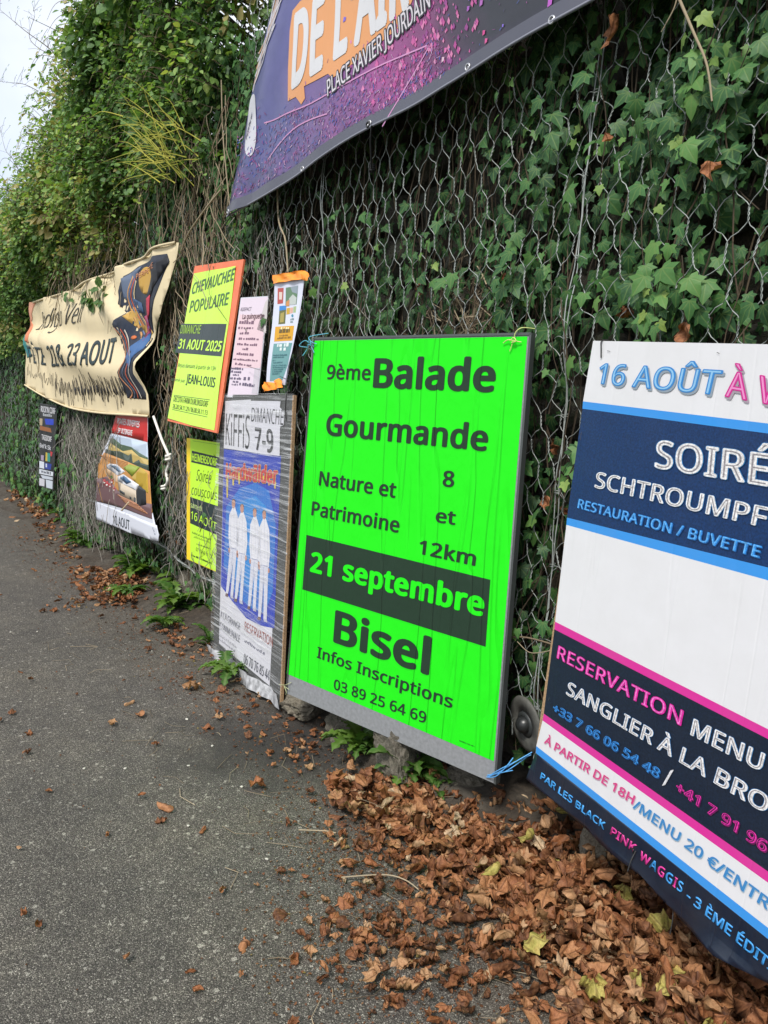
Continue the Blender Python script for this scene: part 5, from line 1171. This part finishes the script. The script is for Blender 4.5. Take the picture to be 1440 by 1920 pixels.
n.poly([(290, 562), (300, 555), (296, 590), (290, 600)], (200, 50, 80), 3.5); n.poly([(283, 595), (291, 592), (286, 622), (276, 640)], (180, 70, 110), 3.5); n.poly([(272, 640), (288, 600), (284, 655), (268, 695), (256, 672)], (60, 104, 160), 3)
n.poly([(262, 560), (280, 570), (284, 590), (272, 588)], (50, 80, 120), 3)
for q in range(4): n.line([(238+q*5, 618+q), (256+q*4, 668), (250+q*6, 705), (262+q*4, 735), (256+q*7, 748)], .014, ((206, 140, 100), (90, 104, 130), (200, 90, 60), (196, 190, 180))[q], 3.2)
n.ellipse((265, 634), 3, 4, (206, 110, 60), 4, 8)
n.text('Indigo Véli', (78, 620), (166, 606), (88, 586), (74, 74, 70), 3, -.008)
n.text('FÊTE', (63, 680), (97, 686), (64, 650), (36, 56, 60), 3, .02); n.poly([(70, 645), (80, 650), (84, 675), (80, 700), (72, 660)], CREAM, 3.5)
n.text('22 & 23', (110, 688.5), (172, 687), (109, 651), (36, 56, 60), 3, .015); n.text('AOUT', (180, 688), (238, 682), (176, 644), (30, 52, 58), 3, .03)
n.scribble((56, 704), (120, 728), .12, (74, 66, 56), .007, 3, 40, 13, .6); n.scribble((112, 738), (250, 742), .15, (50, 46, 42), .010, 3, 64, 14, .6); n.scribble((120, 746), (246, 750), .18, (70, 64, 58), .006, 3, 60, 15, .7)
for q in range(16): x = 150+q*6.4; n.poly([(x, 732+random.uniform(-8, 6)), (x+random.uniform(2, 5), 726+random.uniform(-8, 6)), (x+random.uniform(2, 4), 742)], (36, 34, 36), 3.3)
n.poly([(66, 600), (70, 612), (70, 645), (63, 640), (64, 615)], (232, 140, 100), 2); n.poly([(57, 648), (62, 628), (66, 648), (67, 668), (58, 672)], (60, 160, 160), 2); n.poly([(59, 660), (68, 648), (68, 670), (61, 670)], (40, 130, 150), 2.4); n.poly([(69, 568), (74, 568), (70, 600), (66, 606)], (236, 170, 140), 2)
AB = {}
def cloth(a, cc):
    # a from the far (left) end to the near end, cc up from the foot; rest shape: belly + swags from the top hem + diagonal folds from the upper right corner
    u = (a+1.98)/4.4; u = min(1.05, max(-.05, u)); v = min(1.1, max(0, cc/1.15)); w_ = max(0, 1-v)
    d = .05*math.sin(math.pi*min(1, max(0, u)))*math.sin(math.pi*min(1, v))
    sw = abs(math.sin(u*math.pi*5.5)); d += .055*(1-sw)*v**1.5
    d += .05*math.exp(-((v-.42-.16*math.cos(u*4.2))/.10)**2)           # long belly fold
    d -= .03*math.exp(-((v-.60-.10*math.cos(u*4.2))/.08)**2)
    dd = (u-.80)*1.2+(v-.45)*.55; d += .035*math.exp(-(dd/.045)**2)-.025*math.exp(-((dd-.09)/.05)**2)
    d2 = (u-.12)*1.6+(v-.35)*.3; d += .016*math.exp(-(d2/.04)**2)-.010*math.exp(-((d2-.07)/.04)**2)
    d += .010*math.sin(u*60+v*3)*max(0, v-.75)*4+.006*math.sin(u*90)*max(0, .15-v)*6
    return .03+d
ob = n.build('canvas', PR_CLOTH, disp=cloth, cut=.055, n0=0., step=.0016)
md = ob.modifiers.new('thick', 'SOLIDIFY'); md.thickness = .001; md.offset = -1
def fold_bar(pxs, nm):
    P = [tuple(n.ab(*q)) for q in pxs]; P3 = smooth_path([(a, cc, cloth(a, cc)+.006) for a, cc in P], 40); mb = MB(); V, F = tubes(P3[None], .009, 6); mb.add(V, F); return link(nm, mb.mesh(nm, plain('hem_canvas', tuple(.74*q for q in lin((238, 220, 180))), .7), True), n.root)
fold_bar(BO[0:10], 'top_hem'); fold_bar([BO[26], BO[25], BO[24], BO[23], BO[22], BO[21], BO[20], BO[19], BO[18]], 'bottom_hem')
# white rope
rp_ = MB(); P = smooth_path([onx(*q) for q in ((288, 781, 1.90), (303, 823, 1.89), (318, 861, 1.90), (312, 885, 1.90), (314, 903, 1.90), (307, 916, 1.91))], 40); rp_.tube(P, .010, 6)
k_ = onx(318, 860, 1.89); th = np.linspace(0, 4*math.pi, 30); rp_.tube(np.stack([k_[0]-.01+.014*np.cos(th), k_[1]+.02*np.sin(th), k_[2]+.004*th-.02], 1), .009, 6)
k_ = onx(309, 914, 1.90); rp_.tube(np.stack([k_[0]-.01+.012*np.cos(th), k_[1]+.016*np.sin(th), k_[2]+.003*th-.02], 1), .008, 6)
tag(link('rope', rp_.mesh('rope', plain('white_rope', (.72, .70, .64), .8, 0, .1, 300), True)), 'white knotted rope hanging from the lower right corner of the cream banner', 'rope')

# ---- purple banner
v_ = Board((430, 408), 1.93, 0, 0, 0)
VO = [(430, 408), (437, 372), (449, 300), (462, 215), (477, 150), (495, 90), (512, 25), (520, -5)]
v_.start('purple_banner', [(430, 408), (1120, 3), (1120, -300), (520, -300)], 'big glossy purple and orange banner high on the wall, cut off by the top edge', 'banner')
vab = v_.P(VO); low = v_.P([(430, 408), (475, 383), (520, 358), (560, 331), (600, 301), (650, 268), (700, 240), (740, 219), (780, 197), (830, 165), (880, 135), (940, 99), (1000, 66), (1060, 35), (1120, 3), (1190, -38)])
rt = low[-1]
outl = low+[(rt[0]+1.2, rt[1]-.05), (rt[0]+1.2, rt[1]+1.30), (vab[-1][0]+.25, vab[-1][1]+.55)]+vab[:0:-1]
v_.pab(outl, (60, 62, 120), 0)
def bdisp(a, cc):
    a0 = a-vab[0][0]; f = math.exp(-a0/.35); d = .008*math.sin(a0*2.2+.6)+.03*f*math.sin((a0*2.6-cc*1.5)*6.)*min(1, a0*8)+.005*math.sin(a0*5.1+cc*7)
    return .008+d+.010*math.exp(-((cc-.0)/.05)**2)*math.sin(a0*9)
def m_banner():
    t = NT('banner_print'); v = t.coord(); s_ = t.n('ShaderNodeSeparateXYZ', Vector=v).outputs; n1 = t.noise(v, 1.6, 5, .6); n2 = t.noise(v, 9, 6, .7)
    a = t.math('ADD', t.math('MULTIPLY', t.math('SUBTRACT', s_[0], float(vab[0][0])), 1/3.2), t.math('MULTIPLY', t.math('SUBTRACT', n1, .5), .30))
    c1 = t.ramp(a, [(.0, lin((116, 122, 142))), (.07, lin((78, 84, 128))), (.20, lin((80, 80, 134))), (.33, lin((106, 82, 134))), (.44, lin((150, 72, 134))), (.52, lin((130, 62, 114))), (.60, lin((66, 50, 70))), (.67, lin((42, 44, 52))), (.85, lin((34, 37, 46)))])
    up = t.ramp(t.math('ADD', s_[1], t.math('MULTIPLY', t.math('SUBTRACT', n1, .5), .25)), [(.10, 1.), (.30, 0.)])
    c2 = t.ramp(n2, [(.3, lin((44, 46, 72))), (.5, lin((78, 66, 108))), (.66, lin((120, 66, 120)))])
    m_ = t.mix(t.math('MULTIPLY', up, .75), c1, c2)
    t.base(t.mix(1., m_, t.ramp(n2, [(.3, (.82, .82, .86)), (.7, (1.12, 1.08, 1.1))]), 'MULTIPLY')); t.rough(.32); t.p.inputs['Specular IOR Level'].default_value = .5; t.bump(t.noise(v, 4, 3), .12, .02); return t.m
ob = v_.build('vinyl', m_banner(), disp=bdisp, cut=.07, n0=0)
md = ob.modifiers.new('thick', 'SOLIDIFY'); md.thickness = .0015; md.offset = -1
OR_ = (232, 160, 98)
v_.poly([(546.5, 192), (546, 130), (549, 60), (554, 22), (566, 4), (590, -12), (700, -70), (790, -110), (800, -60), (770, 10), (752, 48), (700, 90), (655, 128), (628.7, 148), (620, 140), (577, 164), (578, 186), (571, 198), (562, 184)], OR_, 1)
v_.text("DE L'AIR", (554, 173), (768, 15), (557, 28), (222, 222, 226), 3, .05)
v_.text('FÊTE', (473, 171), (515, 30), (500, 120), (214, 210, 220), 3, .04)
for q in range(6): v_.line([(474+q*3, 172-q*14), (492+q*5, 120-q*14), (508+q*5, 60-q*14), (520+q*6, -5-q*10)], .012, ((206, 204, 216), (196, 150, 110))[q % 2], 2.6)
v_.text('PLACE XAVIER JOURDAIN', (621, 183), (808.5, 13), (619, 153), (226, 220, 228), 4, .01, outline=((36, 38, 46), .10))
v_.ellipse((475.5, 236), 12.5, 60, (214, 214, 224), 2, 26); v_.scribble((470, 262), (480, 206), .05, (120, 120, 140), .01, 3, 18, 30)
r3 = np.random.default_rng(5)
def inb(x):   # pixel row of the bottom edge
    return np.interp(x, [430, 475, 520, 560, 600, 650, 700, 740, 780, 830, 880, 940, 1000, 1060, 1120], [408, 383, 358, 331, 301, 268, 240, 219, 197, 165, 135, 99, 66, 35, 3])
for q in range(260):      # soft pink lights over the crowd
    x = r3.normal(790, 55); y = inb(min(1100, x))-r3.uniform(30, 190); L = r3.uniform(2, 7)
    if 640 < x < 900: v_.poly([(x, y), (x+L*.5, y-L*1.6), (x+L, y-L*.4), (x+L*.6, y+L)], ((206, 90, 160), (186, 70, 150), (222, 130, 180), (150, 60, 140))[q % 4], 1.6)
for q in range(1600):      # printed crowd and confetti
    x = r3.uniform(445, 830); yb = inb(x); hband = np.interp(x, [440, 560, 700, 830], [120, 105, 80, 90]); y = yb-22-r3.random()**1.2*hband
    if q > 1500: x = r3.uniform(440, 1000); y = inb(x)-r3.uniform(36, 170)
    cset = ((166, 96, 160), (158, 70, 146), (74, 96, 176), (56, 80, 170), (196, 166, 196), (130, 56, 116), (66, 60, 104), (106, 58, 110)); cc = cset[r3.integers(0, 8)]; L = r3.uniform(2, 8); an_ = r3.normal(-1.4, .5)
    w_ = r3.uniform(.5, 1.4); dx, dy = math.cos(an_)*L, math.sin(an_)*L
    v_.poly([(x, y), (x+w_, y+.3), (x+w_+dx, y+dy), (x+dx, y+dy-.3)], cc, 2)
for pxs in (((500, 232), (590, 195), (700, 130), (800, 85)), ((720, 238), (760, 165), (802, 90)), ((505, 300), (560, 240), (620, 215))): v_.line(pxs, .006, (214, 150, 200), 2.2)
for (x, y, s_, cc) in ((1036, 8, 9, (190, 90, 200)), (946, 50, 3, (140, 110, 230)), (909, 63, 5, (220, 70, 150)), (913, 78, 5, (226, 90, 160)), (880, 18, 5, (170, 90, 190)), (905, 8, 6, (180, 100, 190)), (648, 38, 5, (120, 100, 220)), (835, 95, 5, (226, 110, 180)), (830, 112, 5, (226, 190, 210))):
    v_.poly([(x-s_*.5, y+s_), (x-s_*.3, y-s_), (x+s_*.6, y-s_*1.1), (x+s_*.4, y+s_*.3)], cc, 3)
v_.build('printed_motif', m_print('banner_ink', .34, .05, .05, .5), disp=bdisp, cut=.07, n0=.0012, step=.0008)
P3 = smooth_path([(a, cc+.004, bdisp(a, cc)+.002) for a, cc in low+[(rt[0]+1.2, rt[1]-.05)]], 80)
mb = MB(); V, F = tubes(P3[None], .006, 6); mb.add(V, F); link('bottom_hem', mb.mesh('bottom_hem', plain('grey_hem', lin((120, 122, 134)), .4), True), v_.root)
v_.items = []; lo2 = [(a, cc+.055) for a, cc in low]; v_.pab(low+lo2[::-1], (96, 98, 112), 1); v_.build('hem_band', m_print('hem_band', .35, .05, 0), disp=bdisp, cut=.07, n0=.0016)
for (x, y), lab in (((877, 126), 1), ((697, 233), 1), ((571, 318), 1), ((434, 398), 1), ((1040, 40), 1)):
    a, cc = v_.ab(x, y); th = np.linspace(0, 2*math.pi, 18); mb = MB(); mb.tube(np.stack([a+.011*np.cos(th), cc+.011*np.sin(th), bdisp(a, cc)+.004+0*th], 1), .0035, 6); mb.prism([(a+.008*math.cos(t0), cc+.008*math.sin(t0)) for t0 in np.linspace(0, 6.28, 10, endpoint=False)], bdisp(a, cc)+.001, bdisp(a, cc)+.0035)
    link('grommet', mb.mesh('grommet', plain('grommet_steel', (.5, .5, .52), .3, .8), True), v_.root)
blk = plain('bungee_black', (.015, .016, .018), .5)
for pxs, lab in (([(697, 236, 1.90), (695, 262, 1.93), (696, 300, 1.97), (697, 322, 2.0)], 'black bungee cord tying the middle of the purple banner to the netting'), ([(575, 418, 1.98), (555, 440, 1.97), (538, 460, 1.98)], 'short black cord slanting in the netting above the orange taped flyer'), ([(431, 408, 1.90), (424, 418, 1.94), (412, 438, 1.97)], 'black cord at the lower left corner of the purple banner')):
    mb = MB(); mb.tube(smooth_path([onx(*q) for q in pxs], 16), .004, 6)
    if 'bungee' in lab:
        e = onx(*pxs[-1]); th = np.linspace(0, 8*math.pi, 50); mb.tube(np.stack([e[0]+.012*np.cos(th), e[1]+.012*np.sin(th), e[2]+.0012*th], 1), .0035, 5)
        e = onx(*pxs[0]); mb.tube(np.stack([e[0]-.02+.0*th[:20], e[1]+.010*np.cos(th[:20]*.6), e[2]+.010*np.sin(th[:20]*.6)], 1), .004, 5)
    tag(link('bungee_cord', mb.mesh('bungee_cord', blk, True)), lab, 'cord')

# ---- round grey flange with a black middle, behind the gap between the two big boards
cpos = onx(984, 1358, 2.03); root = empty('pipe_flange', tuple(cpos), 'round grey disc with a black hub low in the gap between the two big boards', 'pipe flange')
def lathe(prof, n=40):
    V = []; 
    for (r_, d_) in prof:
        for i in range(n): a = 2*math.pi*i/n; V.append((-d_, r_*math.cos(a), r_*math.sin(a)))
    i = np.arange(len(V)).reshape(len(prof), n); F = np.stack([i[:-1], np.roll(i[:-1], -1, 1), np.roll(i[1:], -1, 1), i[1:]], -1).reshape(-1, 4); return np.array(V), F
mb = MB(); mb.add(*lathe([(.03, -.03), (.058, -.028), (.060, .0), (.10, .004), (.118, .0), (.121, -.006), (.118, -.012), (.05, -.02)])); link('disc', mb.mesh('disc', plain('grey_plastic', (.085, .085, .075), .7, 0, .3, 30), True), root)
mb = MB(); mb.add(*lathe([(.0005, .040), (.018, .036), (.032, .024), (.036, .004), (.036, -.03)])); link('hub', mb.mesh('hub', plain('black_rubber', (.018, .02, .02), .35), True), root)
mb = MB(); mb.add(*lathe([(.038, .004), (.054, .002), (.055, -.012), (.036, -.014)])); link('collar', mb.mesh('collar', plain('dark_collar', (.03, .034, .034), .5), True), root)
root.rotation_euler = (0, R_(-8), R_(-14)); root.scale = (.86, .86, .86)
# twigs of ivy lying over the cream banner's top edge
mb = MB(); pos = []; 
for (x, y, m) in ((160, 556, 10), (172, 562, 10), (187, 540, 8), (190, 560, 6), (122, 552, 6), (195, 566, 6), (165, 548, 6)):
    for _ in range(m): pos.append(onx(x+random.gauss(0, 4), y+random.gauss(0, 5), 1.84))
pos = np.array(pos); N_ = len(pos); add_scatter(mb, OV, pos, rng.normal(0, .6, (N_, 3))+np.array([0, .2, -.8]), np.array([-1., 0, .2])+rng.normal(0, .4, (N_, 3)), .085, .3)
for a_, b_ in (((150, 540), (165, 566)), ((180, 530), (190, 568))): mb.tube(smooth_path([onx(*a_, 1.93), onx((a_[0]+b_[0])/2, (a_[1]+b_[1])/2, 1.86), onx(*b_, 1.84)], 8), .004, 4)
tag(link('trailing_sprigs', mb.mesh('trailing_sprigs', MAT['hedge'], False, True)), 'dark leafy sprigs drooping over the top edge of the cream banner', 'sprigs', kind='stuff')
